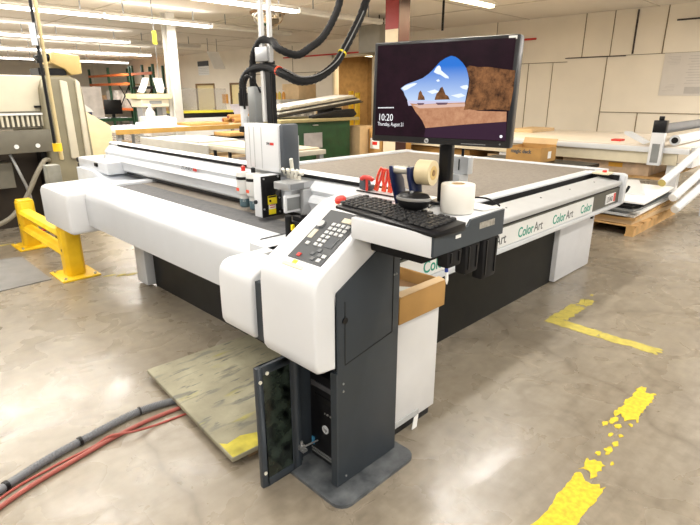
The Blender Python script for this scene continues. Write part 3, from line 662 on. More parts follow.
hk = thing('hex_key_block', 'dark grey block holding a red T-handled hex key on the console top', 'tool holder', (1.76, 1.65, 1.224))
obj('block', MB().box(1.745, 1.785, 1.645, 1.685, 1.2265, 1.285).box(1.745, 1.785, 1.62, 1.645, 1.2265, 1.25), mat('slate_cover', (.06,.07,.085), .45), hk, bev=.004)
tk = thing('hex_key', 'red T-handle hex key standing in the grey block', 'tool', (1.735, 1.625, 1.2268))
obj('handle', MB().tube(crv([(1.735, 1.660, 1.277), (1.735, 1.645, 1.286), (1.735, 1.625, 1.288), (1.735, 1.605, 1.286), (1.735, 1.59, 1.280)]), .010, 10), red, tk)
obj('shaft', MB().cyl((1.735, 1.625, 1.284), (1.735, 1.625, 1.2268), .006, 8), red, tk)
rk = one('tool_rail', 'thin black rail along the rear of the console top', 'rail', MB().box(1.705, 1.715, 1.36, 1.665, 1.2245, 1.2285), softblack)
lean = ('leftmost', 'second from left', 'second from right', 'rightmost')
for k, (yy, dz, la) in enumerate(((1.60, .112, .30), (1.552, .105, .10), (1.515, .092, .06), (1.478, .072, .0))):
    t = local('pliers', f'{lean[k]} of four red-handled pliers standing handles up beside the tape gun', 'pliers', (1.77, yy, 1.2275), math.radians(-90), 'red-handled pliers on the console')
    t.rotation_euler = (0, la, math.radians(-90))
    for s_ in (-1, 1):
        o_ = obj('handle', MB().tube(crv([(.005*s_, 0, .03), (.010*s_, 0, .055), (.010*s_+.002, 0, .085), (.005*s_+.004, 0, dz)]), .006, 8), orange if s_ < 0 else mat('red_grip', (.68,.05,.04), .4, var=.15, scale=50), t)
    obj('jaw', MB().prism([(-.010,0), (.010,0), (.009,.03), (-.009,.03)], 'y', -.006, .006), orange, t)

# white bin with a carton on top, behind the pedestal
wb = thing('white_bin', 'tall white panel bin standing right of the pedestal', 'bin', (1.88, 1.55, 0))
obj('body', MB().box(1.71, 2.04, 1.40, 1.69, .055, .64), mat('bin_white', (.66,.66,.66), .5, var=.03), wb, bev=.004)
obj('base', MB().box(1.74, 2.02, 1.42, 1.67, 0.001, .055), black, wb)
obj('foot_strip', MB().box(1.71, 1.90, 1.394, 1.40, .065, .095), lgrey, wb)
one('paper_scrap', 'white paper scrap hanging at the foot of the white bin', 'paper', MB().prism([(1.835,.002), (1.875,.002), (1.885,.075), (1.85,.07)], 'y', 1.383, 1.386), paper)
cx = thing('cardboard_box', 'open brown carton on top of the white bin', 'box', (1.87, 1.52, .64))
q = MB().box(1.69, 2.045, 1.372, 1.38, .642, .775).box(1.69, 2.045, 1.67, 1.678, .642, .775).box(1.69, 1.698, 1.38, 1.67, .642, .775).box(2.037, 2.045, 1.38, 1.67, .642, .775).box(1.698, 2.037, 1.38, 1.67, .642, .65)
obj('carton', q, card, cx, bev=.003)
obj('flap', MB().prism([(1.378,.772), (1.412,.782), (1.412,.786), (1.374,.778)], 'x', 1.70, 2.04), card2, cx)
for (x, y, a, m, hx, hy, z0, z1, lab) in ((1.79, 1.53, .0, mat('rust_card', (.20,.05,.02), .7), .085, .12, .651, .728, 'rust coloured card stack filling the left of the carton on the white bin'),
        (1.955, 1.53, .05, mat('dark_brown_card', (.16,.085,.03), .8), .07, .12, .651, .715, 'dark brown card stack filling the right of the carton on the white bin'),
        (1.86, 1.50, .6, mat('grey_paper', (.38,.38,.34), .7), .06, .045, .729, .732, 'grey paper slip lying across the cards in the carton')):
    p = local('card_stack' if z0 < .7 else 'paper_slip', lab, 'card', (x, y, z0), a)
    obj('sheet', MB().box(-hx, hx, -hy, hy, 0, z1-z0), m, p)

# ------------------------------------------------------------------ floor things
pf_ = thing('wooden_platform', 'worn plywood platform with yellow paint streak below the cutter corner', 'platform', (1.38, 2.3, 0))
def ply():
    m = mat('worn_plywood', (.26,.24,.165), .7, var=.15, scale=4, c2=(.32,.30,.21), bump=.2, bscale=30); nt = m.node_tree; N = nt.nodes; L = nt.links
    b = N['Principled BSDF']; src = b.inputs['Base Color'].links[0].from_socket
    tc = N.new('ShaderNodeTexCoord'); mp = N.new('ShaderNodeMapping'); mp.inputs['Scale'].default_value = (2, 9, 1); mp.inputs['Rotation'].default_value = (0,0,.5)
    L.new(tc.outputs['Object'], mp.inputs[0])
    for sc_, lo, hi, col in ((2.2, .55, .64, (.17,.165,.13,1)), (1.1, .62, .75, (.42,.38,.08,1)), (5, .62, .68, (.13,.13,.11,1))):
        n = N.new('ShaderNodeTexNoise'); n.inputs['Scale'].default_value = sc_; n.inputs['Detail'].default_value = 7; L.new(mp.outputs[0], n.inputs[0])
        r = N.new('ShaderNodeValToRGB'); r.color_ramp.elements[0].position = lo; r.color_ramp.elements[1].position = hi
        L.new(n.outputs['Fac'], r.inputs[0]); x = N.new('ShaderNodeMixRGB'); L.new(r.outputs[0], x.inputs[0]); L.new(src, x.inputs[1]); x.inputs[2].default_value = col; src = x.outputs[0]
    L.new(src, b.inputs['Base Color']); return m
obj('deck_board', MB().prism([(1.02,1.785), (1.78,1.73), (1.82,2.82), (1.10,2.845)], 'z', .035, .06), ply(), pf_, bev=.004)
for x in (1.12, 1.40, 1.70): obj('bearer', MB().box(x, x+.05, 1.80, 2.80, 0, .034), mat('dark_bearer_wood', (.22,.14,.07), .8, var=.2), pf_)
ys = MB()
pts = [(1.026, 1.788)]+[(1.036, 1.92)]+[(1.06+.08*k, 1.89+.02*math.sin(k*2.3)-.02*k/6) for k in range(7)]+[(1.70, 1.742)]
ys.prism(pts, 'z', .0600, .0608)
obj('paint_streak', ys, mat('worn_yellow_paint', (.50,.43,.05), .6, var=.35, scale=9), pf_)

gh = thing('cable_conduit', 'thick grey corrugated conduit running from the platform across the floor', 'hose', (.6, 2.45, 0))
pa = crv([(-.25, 2.12, .022), (.02, 2.27, .022), (.24, 2.37, .022), (.45, 2.44, .022), (.66, 2.48, .022), (.85, 2.51, .022), (.98, 2.50, .022), (1.09, 2.47, .022)], 30)
obj('conduit', rib(pa, .020, 12), mat('grey_conduit', (.15,.158,.17), .45, var=.1), gh)
for i in (60, 108, 160):
    p = pa[i]; q_ = pa[i+2]; obj('tie', MB().cyl(p, q_, 0.0235, 12), black, gh)
one('air_hose', 'thick red air hose beside the grey conduit', 'hose', MB().tube(crv([(-.2, 2.0, .012), (.195, 2.26, .012), (.55, 2.36, .012), (.85, 2.41, .012), (1.08, 2.40, .012)]), .011, 10), mat('faded_red_hose', (.33,.085,.065), .5, var=.12))
one('air_line', 'thin red air line between the conduit and the red hose', 'hose', MB().tube(crv([(-.2, 2.08, .007), (.2, 2.32, .007), (.42, 2.38, .007), (.62, 2.40, .007), (.70, 2.395, .029), (.80, 2.345, .031), (.92, 2.35, .007), (1.10, 2.33, .007)], 8), .006, 8), mat('red_line', (.36,.08,.06), .5))

# yellow guard rail
gr = thing('guard_rail', 'low yellow steel guard rail beside the cutter', 'guard rail', (1.46, 5.8, 0))
def hexpost(y, h):
    a, c = .085, .03
    pts = [(1.46-a+c, y-a), (1.46+a-c, y-a), (1.46+a, y-a+c), (1.46+a, y+a-c), (1.46+a-c, y+a), (1.46-a+c, y+a), (1.46-a, y+a-c), (1.46-a, y-a+c)]
    return MB().prism(pts, 'z', .015, h)
for y in (6.60, 5.20):
    zt = .52 if y > 6 else .46
    ps = obj('post', hexpost(y, zt), yellow, gr, bev=.008)
    obj('cap', MB().box(1.385, 1.535, y-.075, y+.075, zt-.005, zt+.02), yellow, ps, bev=.015)
    obj('hole', MB().cyl((1.376, y-.01, .26), (1.3725, y-.01, .26), .012, 10), black, ps)
    bs = obj('base_plate', MB().box(1.29, 1.63, y-.20, y+.19, 0, .016), yellow, gr, bev=.003)
    for dx in (-.13, .13):
        for dy in (-.16, .15): obj('bolt', MB().cyl((1.46+dx, y+dy, .016), (1.46+dx, y+dy, .034), .014, 6), steel, bs)
for z in (.40, .22):
    obj('rail', MB().prism([(1.43,z-.045), (1.39,z-.03), (1.37,z), (1.39,z+.03), (1.43,z+.045), (1.475,z+.045), (1.475,z-.045)], 'y', 5.2, 6.6), yellow, gr)

one('floor_mat', 'thin grey mat lying on the floor left of the guard rail', 'mat', MB().prism([(.80,5.17), (1.25,5.2), (1.25,6.2), (.70,6.3), (-.6,6.2), (-.6,5.1)], 'z', 0, .008), mat('grey_mat', (.17,.165,.155), .75, var=.15))

# worn floor tape
tape = mat('worn_yellow_tape', (.66,.50,.02), .6, var=.22, scale=45)
tape_dull = mat('dull_yellow_tape', (.50,.42,.08), .7, var=.2, scale=20)
def patch(x0, x1, y0, y1, rag=.006, ends=.02, slant=0):      # one worn patch of tape along X with frayed edges
    n = max(4, int((x1-x0)/.014)); lo = []; hi = []; dl = dh = 0
    for i in range(n+1):
        x = x0+(x1-x0)*i/n; dl = .7*dl+random.uniform(-rag, rag); dh = .7*dh+random.uniform(-rag, rag)
        lo.append((x, y0+dl+slant*(x-x0))); hi.append((x, y1+dh+slant*(x-x0)))
    m_ = max(3, int((y1-y0)/.012)); e1 = []; e0 = []
    for i in range(1, m_):
        f = i/m_
        e1.append((x1+random.uniform(-ends, ends), lo[-1][1]+(hi[-1][1]-lo[-1][1])*f)); e0.append((x0+random.uniform(-ends, ends), hi[0][1]+(lo[0][1]-hi[0][1])*f))
    return lo+e1+hi[::-1]+e0
def tape_thing(label, loc, pats, m):
    t = thing('floor_tape', label, 'floor tape', loc)
    for p in pats: obj('tape_patch', MB().prism(p, 'z', .0002, .002), m, t)
sw_ = lambda pts: [(b_, a_) for a_, b_ in pts]
tape_thing('dull L-shaped yellow tape mark on the floor beside the cutter', (3.7, 1.4, 0), [
    sw_(patch(1.13, 1.52, 3.615, 3.735, .006, .008)), sw_(patch(.74, 1.125, 3.63, 3.735, .007, .02, -.02)), 
    patch(3.74, 4.10, 1.40, 1.515, .008, .02, -.03), patch(4.13, 4.30, 1.40, 1.48, .012, .03), patch(4.40, 4.44, 1.455, 1.48, .006, .01)], tape_dull)
pts = [patch(1.15, 2.12, .53, .655, .004, .03, -.004), patch(2.15, 2.26, .575, .648, .01, .03), patch(2.72, 3.10, .59, .70, .009, .04)]
for (x, y, r) in ((2.33,.635,.018), (2.39,.61,.022), (2.46,.60,.02), (2.36,.60,.014), (2.52,.645,.016), (2.66,.68,.028), (2.62,.64,.022), (2.60,.70,.02), (2.55,.605,.014), (2.68,.60,.014), (2.30,.56,.012)):
    pts.append([(x+r*random.uniform(.6,1.7)*math.cos(a), y+r*random.uniform(.4,1.0)*math.sin(a)) for a in [k*PI/5 for k in range(10)]])
tape_thing('bright broken yellow tape line on the floor at lower right', (2.2, .6, 0), pts, tape)
pts = []
for (x, y) in ((1.68, 4.93), (1.76, 4.86), (1.85, 4.82), (1.24, 6.86)):
    pts.append([(x+.06*random.uniform(.6,1.3)*math.cos(a), y+.03*random.uniform(.5,1.2)*math.sin(a)) for a in [k*PI/4 for k in range(8)]])
tape_thing('faded yellow hazard tape scraps on the floor by the guard rail', (1.7, 4.9, 0), pts, tape_dull)

# ------------------------------------------------------------------ cream press at the left
prs = thing('printing_press', 'large cream press with ribbed rounded side cover left of the cutter', 'press', (1.2, 8.4, 0))
obj('upper_cabinet', MB().box(-1.2, 2.18, 7.55, 9.2, 1.24, 1.87), cream, prs, bev=.02)
obj('window_bay', MB().box(-.2, 2.14, 7.53, 7.56, 1.26, 1.45), taupe, prs)
fn = MB()
for k in range(14): fn.box(2.08-.055*k, 2.105-.055*k, 7.49, 7.53, 1.27, 1.40)
obj('grille', fn, cream, prs)
obj('rail', MB().box(1.2, 2.12, 7.47, 7.52, 1.405, 1.43), paper, prs)
arc = []
for (x, z) in ((1.98,.30), (2.03,1.2), (2.06,1.72), (2.10,1.82), (2.18,1.87), (2.40,1.875), (2.50,1.83), (2.545,1.72), (2.56,1.2), (2.58,.30)): arc.append((x, z))
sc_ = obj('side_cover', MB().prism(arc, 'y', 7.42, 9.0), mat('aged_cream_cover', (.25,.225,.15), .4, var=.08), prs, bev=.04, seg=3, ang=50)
for x0, wr in ((2.13,.05), (2.27,.10), (2.45,.07)): obj('rib', MB().prism([(x0,.85), (x0+wr,.85), (x0+wr-.008,1.80), (x0+.005,1.82)], 'y', 7.385, 7.43), cream, sc_, bev=.014)
obj('control_head', MB().prism([(2.40,1.95), (2.46,1.88), (2.60,1.90), (2.60,2.12), (2.26,2.15), (2.25,2.02)], 'y', 7.5, 7.9), cream2, prs, bev=.02)
obj('head_motor', MB().cyl((2.10, 7.6, 2.06), (2.26, 7.6, 2.09), .05, 12).box(2.1, 2.42, 7.55, 7.9, 1.88, 1.96), black, prs)
obj('lower_panel', MB().box(-1.2, 2.05, 7.30, 7.42, .97, 1.235), taupe, prs, bev=.008)
for x in (1.65, 1.88): obj('bolt', MB().cyl((x, 7.30, 1.05), (x, 7.29, 1.05), .026, 12), paper, prs)
obj('frame', MB().box(1.95, 2.05, 7.5, 7.7, 0, .97).box(1.0, 1.08, 7.5, 7.6, 0, .97).box(-1.2, 2.05, 7.8, 8.8, .0, .55), black, prs)
obj('under_box', MB().box(1.15, 1.6, 7.45, 7.7, .55, .85), taupe, prs)
obj('back_panel', MB().box(-1.2, 2.0, 7.72, 7.8, 0, .97), mat('dark_brown_panel', (.03,.02,.012), .6), prs)
obj('hose', MB().tube(crv([(2.0, 7.4, .86), (1.92, 7.3, .86), (1.8, 7.25, .72), (1.62, 7.25, .42), (1.4, 7.2, .22), (1.1, 7.2, .12)]), .028, 8), mat('grey_hose', (.24,.22,.17), .5), prs)
obj('hose', MB().tube(crv([(1.6, 7.45, .95), (1.66, 7.4, .7), (1.72, 7.42, .45), (1.75, 7.45, .02)]), .018, 8), alu, prs)
obj('floor_cables', MB().tube(crv([(1.6, 7.2, .02), (1.75, 7.1, .05), (1.85, 7.15, .02), (2.0, 7.25, .03)]), .02, 6), red, prs)
obj('clip', MB().box(1.98, 2.1, 7.50, 7.56, 1.49, 1.515).box(1.3, 1.45, 7.50, 7.56, 1.46, 1.49), black, prs)
jb = one('junction_post', 'squat grey steel box post beside the press cover', 'post', MB().box(1.70, 1.84, 6.42, 6.57, 0, .90), mat('grimy_steel', (.22,.22,.19), .5, var=.3), bev=.008)
pw = thing('power_drop', 'tall thin conduit and black cable dropping from the ceiling beside the press', 'power drop', (1.72, 6.0, 1.1))
obj('conduit', MB().cyl((1.745, 6.0, 1.0), (1.745, 6.0, 3.47), .018, 10), mat('conduit_tan', (.60,.48,.25), .45), pw)
obj('cable', MB().cyl((1.70, 5.99, 1.1), (1.70, 5.99, 3.47), .015, 8), black, pw)
obj('plug', MB().cyl((1.72, 5.99, 1.09), (1.72, 5.99, 1.17), .045, 12), yellow, pw)
obj('outlet_box', MB().box(1.66, 1.70, 5.97, 6.03, 2.1, 2.3), cwhite, pw)
one('spare_cable_drop', 'thin white cable drop hanging over the cream press at left edge', 'cable', MB().cyl((1.3, 6.9, 1.9), (1.3, 6.9, 3.47), .014, 8), cwhite)

# pull switch with yellow handle
ps = thing('pull_switch', 'yellow pull handle hanging on a cord from the ceiling', 'pull cord', (4.62, 9.55, 2.3))
obj('cord', MB().cyl((4.62, 9.55, 2.72), (4.62, 9.55, 3.47), .008, 6).cyl((4.62, 9.55, 1.9), (4.62, 9.55, 2.5), .004, 6), mgrey, ps)
obj('handle', MB().cyl((4.62, 9.55, 2.50), (4.62, 9.55, 2.72), .038, 10), mat('bright_yellow', (.85,.80,.02), .4), ps)
# dome mirror on the ceiling
dm = thing('dome_mirror', 'half round convex mirror dome fixed under the ceiling', 'mirror', (8.02, 10.74, 3.2))
pr = [(.0001, -.30)]+[(.38*math.sin(a), -.30*math.cos(a)) for a in [k*PI/2/8 for k in range(1, 9)]]
obj('dome', MB().lathe(pr, (8.02, 10.74, 3.42), 24), mat('mirror_silver', (.75,.70,.62), .04, 1, var=0), dm)
obj('rim', MB().lathe([(.38,0), (.41,0), (.41,.05), (.38,.05), (.38,0)], (8.02, 10.74, 3.42), 24), mat('brown_rim', (.30,.17,.08), .5), dm)

# columns
def ibeam(name, label, x, y, hw, rot, m, z1=3.47):
    t = local(name, label, 'column', (x, y, 0), rot)
    obj('flange', MB().box(-hw, hw, -hw, -hw+.03, 0, z1), m, t); obj('flange', MB().box(-hw, hw, hw-.03, hw, 0, z1), m, t)
    obj('web', MB().box(-.015, .015, -hw+.03, hw-.03, 0, z1), m, t)
    return t
ibeam('steel_column', 'white steel column beyond the cutter gantry', 6.41, 12.49, .115, math.radians(10), mat('column_white', (.56,.54,.49), .5))
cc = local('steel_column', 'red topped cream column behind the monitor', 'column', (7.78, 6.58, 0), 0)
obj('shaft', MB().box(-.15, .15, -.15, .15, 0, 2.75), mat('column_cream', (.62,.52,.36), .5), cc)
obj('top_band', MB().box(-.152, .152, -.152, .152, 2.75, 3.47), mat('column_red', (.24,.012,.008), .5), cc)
obj('shaded_side', MB().box(-.15, .15, -.165, -.153, 0, 3.47), mat('column_shade_brown', (.045,.012,.010), .5), cc)  # dark brown skin paints shade onto the column's right face
db = thing('ceiling_heater', 'grey boxy unit hung under the ceiling left of the red column', 'heater', (10.2, 9.4, 2.7))
obj('case', MB().box(10.0, 10.9, 9.0, 9.7, 2.62, 3.25), mat('heater_grey', (.24,.225,.19), .5), db, bev=.01)
obj('hanger', MB().cyl((10.2, 9.2, 3.25), (10.2, 9.2, 3.47), .015, 6).cyl((10.7, 9.5, 3.25), (10.7, 9.5, 3.47), .015, 6), black, db)
one('ceiling_drop', 'thin dark conduit stub hanging from the ceiling right of the red column', 'conduit', MB().cyl((9.6, 6.9, 2.9), (9.6, 6.9, 3.47), .025, 8), black)

# ------------------------------------------------------------------ green cabinet and its load
gc = thing('green_cabinet', 'dark green cabinet with grey patch and pale worktop behind the cutter', 'cabinet', (7.1, 8.4, 0))
obj('body', MB().box(6.35, 8.0, 8.0, 8.9, .0, 1.13), dgreen, gc, bev=.01)
obj('worktop', MB().box(6.1, 8.2, 7.92, 9.0, 1.13, 1.19), mat('worktop_olive', (.32,.27,.13), .6), gc, bev=.006)
obj('label', MB().box(6.72, 7.2, 7.99, 8.0, .62, .92), mat('grey_patch', (.36,.35,.37), .6, var=.15), gc)
obj('handle', MB().box(6.95, 7.08, 7.97, 8.0, 1.06, 1.075), steel, gc)
for k, (z0, z1, x0, x1, m, lab) in enumerate(((1.19, 1.22, 6.4, 7.9, black, 'black folded tarp lying on the green cabinet'), )):
    one('tarp', lab, 'tarp', MB().prism([(6.95,1.191), (8.1,1.191), (8.2,1.25), (8.1,1.36), (7.6,1.33), (6.95,1.245)], 'y', 7.98, 8.12), softblack, bev=.02)
stack_cols = [(.012,.011,.010), (.05,.04,.025), (.55,.53,.47), (.03,.025,.02), (.50,.46,.36), (.62,.60,.55)]
for k in range(6):
    z = 1.20+.012*k
    p0 = Vector((6.15+.03*k, 8.0+.02*k, z+.0)); ang = math.radians(-6.5)
    t = local('sample_board', ('lowest', 'second lowest', 'third', 'fourth', 'fifth', 'topmost')[k]+' tilted board in the stack leaning over the green cabinet', 'board', (6.22+.04*k, 8.15+.03*k, 1.215+.034*k), 0, 'boards on the green cabinet')
    obj('sheet', MB().box(0, 2.35-.07*k, 0, .62, 0, .022), mat('board_%d' % k, stack_cols[k], .6, var=.2, scale=8), t)
    t.rotation_euler = (0, ang, 0)
one('board_prop', 'dark block propping up the tilted boards on the green cabinet', 'block', MB().box(7.7, 7.95, 8.2, 8.7, 1.191, 1.375), softblack)
bpile = [('cardboard_box', 'tall pale carton standing right of the green cabinet', 8.2, 8.62, 7.9, 8.3, 0, 1.0, card2),
         ('cardboard_box', 'brown carton with red and white label, left one behind the monitor', 8.45, 8.85, 7.50, 7.88, .0, .95, card),
         ('cardboard_box', 'brown carton with red and white label, right one behind the monitor', 8.5, 8.9, 7.05, 7.45, 0, .95, card),
         ('cardboard_box', 'beige carton standing on the parts drawers', 10.6, 11.3, 12.8, 13.6, 1.5, 1.95, card2),
         ('cardboard_box', 'beige carton below the doorway right of the parts drawers', 11.0, 11.6, 11.9, 12.5, 0, 1.5, card2)]
for nm, lab, x0, x1, y0, y1, z0, z1, m in bpile:
    t = thing(nm, lab, 'box', ((x0+x1)/2, (y0+y1)/2, z0), 'cartons behind the cutter')
    obj('carton', MB().box(x0, x1, y0, y1, z0, z1), m, t, bev=.01)
    if 'red' in lab:
        l_ = obj('label', MB().box(x0-.006, x0, y0+.06, y1-.06, z1-.42, z1-.20), paper, t)
        obj('label_print', MB().box(x0-.009, x0-.005, y0+.12, y1-.12, z1-.34, z1-.27), red, l_)
    else: obj('tape', MB().box(x0-.003, x1+.003, (y0+y1)/2-.03, (y0+y1)/2+.03, z1, z1+.003), card, t)

# parts drawers
pdw = thing('parts_drawers', 'white rack of small parts drawers near the far doorway', 'drawers', (10.2, 13.2, 0))
obj('frame', MB().box(9.9, 11.3, 12.9, 13.7, 0, 1.5), mat('drawer_white', (.62,.60,.55), .5), pdw)
for r in range(3):
    for c in range(4):
        d_ = obj('drawer', MB().box(9.94+c*.34, 10.24+c*.34, 12.86, 12.9, .62+r*.29, .87+r*.29), mat('drawer_grey', (.50,.49,.46), .5), pdw)
        obj('label', MB().box(10.04+c*.34, 10.14+c*.34, 12.85, 12.86, .72+r*.29, .78+r*.29), paper, d_)
for k, (x, c_, lab) in enumerate(((9.95, (.75,.45,.05), 'orange bottle on the left end of the parts drawers'), (10.1, (.7,.55,.1), 'yellow bottle, second on the parts drawers'), (10.25, (.65,.3,.05), 'amber bottle, third on the parts drawers'))):
    t = local('bottle', lab, 'bottle', (x, 13.1, 1.5), 0, 'bottles on the parts drawers')
    obj('body', MB().lathe([(0,0), (.055,0), (.055,.17), (.02,.21), (.02,.23), (0,.23)], n=14), mat('bottle_%d' % k, c_, .4), t)
    obj('cap', MB().lathe([(.024,.23), (.024,.26), (0,.26)], n=12), paper, t)
for k, (y, z1) in enumerate(((13.05, 1.75), (12.75, 1.7))):
    one('bollard', ('left' if k == 0 else 'right')+' yellow bollard in the dark doorway', 'bollard', MB().cyl((X-.4, y, 0), (X-.4, y, z1), .09, 14), yellow, 'bollards at the doorway')

# pallet racks on the far left
rgreen = mat('rack_green', (.02,.07,.035), .5); rorange = mat('rack_orange', (.55,.13,.03), .5)
for k, (y0, y1, lab, hz) in enumerate(((27.5, 33.0, 'orange and green pallet rack at the far left end of the hall', 2.15), (24.9, 27.2, 'dark green pallet rack left of the white column', 1.95))):
    t = thing('pallet_rack', lab, 'rack', (12.3, (y0+y1)/2, 0))
    for y in (y0, (y0+y1)/2, y1):
        obj('upright', MB().box(11.75, 11.85, y-.05, y+.05, 0, 3.0).box(12.8, 12.9, y-.05, y+.05, 0, 3.0), rgreen, t)
    for z in (.9, hz, 2.6):
        obj('shelf_beam', MB().box(11.72, 11.8, y0, y1, z-.06, z+.06), rorange if (k == 0 or z == 2.6) else black, t)
        if z < 2.6: obj('shelf_deck', MB().box(11.8, 12.9, y0, y1, z-.02, z), wood, t)
    obj('brace', MB().cyl((11.8, y0+.1, .9), (11.8, y0+1.6, hz), .03, 6).cyl((11.8, y0+1.8, .9), (11.8, y0+.2, hz), .03, 6), black, t)
rb = [(28.0, 29.2, .9, 1.7, (.55,.5,.44), 'grey shrink-wrapped load on the far left rack'), (29.6, 31.2, .9, 1.85, (.60,.55,.5), 'pale shrink-wrapped load on the far left rack'), (31.6, 32.7, .9, 1.6, (.45,.28,.14), 'brown carton at the left end of the far rack'),
      (25.05, 25.6, .9, 1.35, (.5,.3,.15), 'brown carton low on the green rack'), (25.75, 26.35, .9, 1.55, (.62,.6,.55), 'pale carton low on the green rack'), (26.5, 27.05, .9, 1.4, (.4,.2,.1), 'dark brown carton low on the green rack')]
for k, (y0, y1, z0, z1, c_, lab) in enumerate(rb):
    one('rack_load', lab, 'box', MB().box(11.9, 12.7, y0, y1, z0, z1), mat('load_%d' % k, c_, .5, var=.25, scale=5), 'loads on the pallet racks', bev=.03)

# ------------------------------------------------------------------ benches and plotters in the middle distance
def bench(lab, x0, x1, y0, y1, z, m, edge=None):
    t = thing('workbench', lab, 'workbench', ((x0+x1)/2, (y0+y1)/2, 0))
    obj('worktop', MB().box(x0, x1, y0, y1, z-.06, z), m, t, bev=.006)
    if edge: obj('edge_strip', MB().box(x0-.01, x1+.01, y0-.02, y0-.001, z-.085, z+.005), edge, t)
    for x in (x0+.06, x1-.06):
        for y in (y0+.06, y1-.06): obj('leg', MB().box(x-.035, x+.035, y-.035, y+.035, 0, z-.06), mgrey, t)
    obj('shelf', MB().box(x0+.05, x1-.05, y0+.1, y1-.1, .3, .33), card2, t)
    return t
bench('long white topped outfeed table running along behind the gantry', 3.95, 4.75, 5.2, 8.9, .95, mat('bench_white', (.46,.42,.34), .6, var=.04), None)
wp = one('display_board', 'white board standing on edge against the outfeed table behind the gantry', 'board', MB().box(3.90, 3.93, 6.8, 9.0, .0, .95), mat('panel_white', (.42,.41,.38), .6, var=.06))
bench('wood edged packing bench beyond the gantry at left', 3.9, 7.6, 10.0, 11.2, 1.02, mat('bench_tan', (.66,.58,.45), .6), mat('bench_wood_edge', (.34,.20,.045), .6, var=.15))
bench('green topped bench left of the tool head', 7.7, 8.7, 11.2, 12.2, 1.12, dgreen, alu)
for k, (x0, x1, y0, y1, z0, z1, lab) in enumerate(((5.5, 6.4, 10.15, 10.9, 1.0215, 1.07, 'low brown board stack on the packing bench'), (6.42, 7.5, 10.05, 10.8, 1.0215, 1.05, 'brown kraft sheet pile at the right of the packing bench'), (4.0, 4.7, 7.2, 8.4, .951, .975, 'pale board lying on the far part of the outfeed table'), (3.98, 4.72, 5.3, 6.9, .951, .97, 'cream board lying on the near part of the outfeed table'))):
    one('board_stack', lab, 'boards', MB().box(x0, x1, y0, y1, z0, z1), (card, card2, mat('pale_board', (.50,.48,.43), .6), mat('cream_board', (.56,.49,.34), .6))[k], 'boards on the benches', bev=.004)
for k, (a, b, lab) in enumerate((((6.5, 10.1, 1.108), (7.6, 10.15, 1.108), 'brown kraft roll lying in front of the plotter'), ((6.4, 10.35, 1.108), (7.4, 10.4, 1.108), 'second brown kraft roll behind the first'), ((6.45, 10.22, 1.175), (7.3, 10.27, 1.175), 'brown kraft roll resting on top of the other two'))):
    t = thing('kraft_roll', lab, 'roll', a, 'kraft rolls on the packing bench')
    obj('paper', MB().cyl(a, b, .055, 14), card, t); obj('core_end', MB().cyl((a[0]-.02, a[1], a[2]), a, .03, 10), mat('rust_card', (.25,.07,.03), .7), t)

plt = thing('wide_plotter', 'wide black plotter with yellow lid strip and clear hood', 'plotter', (7.4, 13.1, 0))
obj('body', MB().box(6.45, 8.35, 12.9, 13.6, .95, 1.18), black, plt, bev=.03)
obj('lid_strip', MB().box(6.5, 8.3, 12.88, 13.3, 1.18, 1.235), mat('plotter_yellow', (.75,.66,.06), .5), plt)
obj('paper_feed', MB().box(6.6, 8.2, 12.80, 12.89, .60, 1.06), paper, plt)
obj('hood', MB().box(6.55, 8.3, 13.2, 13.22, 1.25, 1.80), winm, plt)
obj('leg', MB().box(6.5, 6.6, 12.9, 13.5, 0, .95), alu, plt); obj('leg', MB().box(8.2, 8.3, 12.9, 13.5, 0, .95), alu, plt)
scn = thing('desk_scanner', 'cream desktop finishing machine with two curved white trays', 'office machine', (5.9, 12.7, 0))
obj('body', MB().box(5.55, 6.25, 12.5, 13.1, 1.35, 1.55), cream, scn, bev=.03)
obj('top', MB().box(5.45, 6.3, 12.45, 13.1, 1.55, 1.66), mat('scanner_top', (.62,.55,.30), .5), scn)
obj('display', MB().box(5.75, 6.05, 12.485, 12.5, 1.43, 1.5), mgrey, scn)
for x in (5.55, 6.0):
    s1 = 1 if x > 5.8 else -1
    obj('paper_tray', MB().prism([(x+.1-.10*s1, 2.02), (x+.28-.06*s1, 2.02), (x+.26, 1.8), (x+.2+.02*s1, 1.68), (x+.05+.02*s1, 1.70), (x+.08-.04*s1, 1.84)], 'y', 12.7, 12.73), paper, scn)
obj('stand', MB().box(5.6, 5.7, 12.6, 12.9, 0, 1.35).box(6.1, 6.2, 12.6, 12.9, 0, 1.35), alu, scn)
pb = thing('recycling_bin', 'lilac white bin beside the green topped bench', 'bin', (9.5, 14.0, 0))
obj('body', MB().box(9.2, 10.0, 13.8, 14.4, 0, 1.3), mat('lilac_white', (.62,.56,.60), .5), pb, bev=.01)
obj('lid', MB().box(9.18, 10.02, 13.78, 14.42, 1.3, 1.36), mat('lilac_white', (.62,.56,.60), .5), pb)
one('notice_board', 'small orange notice fixed to the wall between the two yellow-lit doorways', 'sign', MB().box(X-.03, X, 21.3, 21.75, 1.25, 1.65), mat('notice_orange', (.70,.32,.05), .6))
for k, (x, y, h, lab) in enumerate(((4.25, 10.4, .05, 'low white paper stack at the left end of the packing bench'), (4.68, 10.3, .10, 'thicker white paper stack, second along the packing bench'), (5.15, 10.6, .16, 'tallest white paper stack on the packing bench'))):
    t = local('paper_stack', lab, 'paper', (x, y, 1.021), .2-.15*k, 'paper stacks on the packing bench')
    obj('ream', MB().box(-.2, .2, -.15, .15, 0, h), paper, t); obj('top_sheet', MB().box(-.19, .22, -.14, .16, h+.0005, h+.003), mat('lilac_sheet', (.60,.57,.66), .6), t)
jg = local('plastic_jug', 'clear plastic jug standing on the packing bench', 'jug', (5.05, 11.0, 1.021))
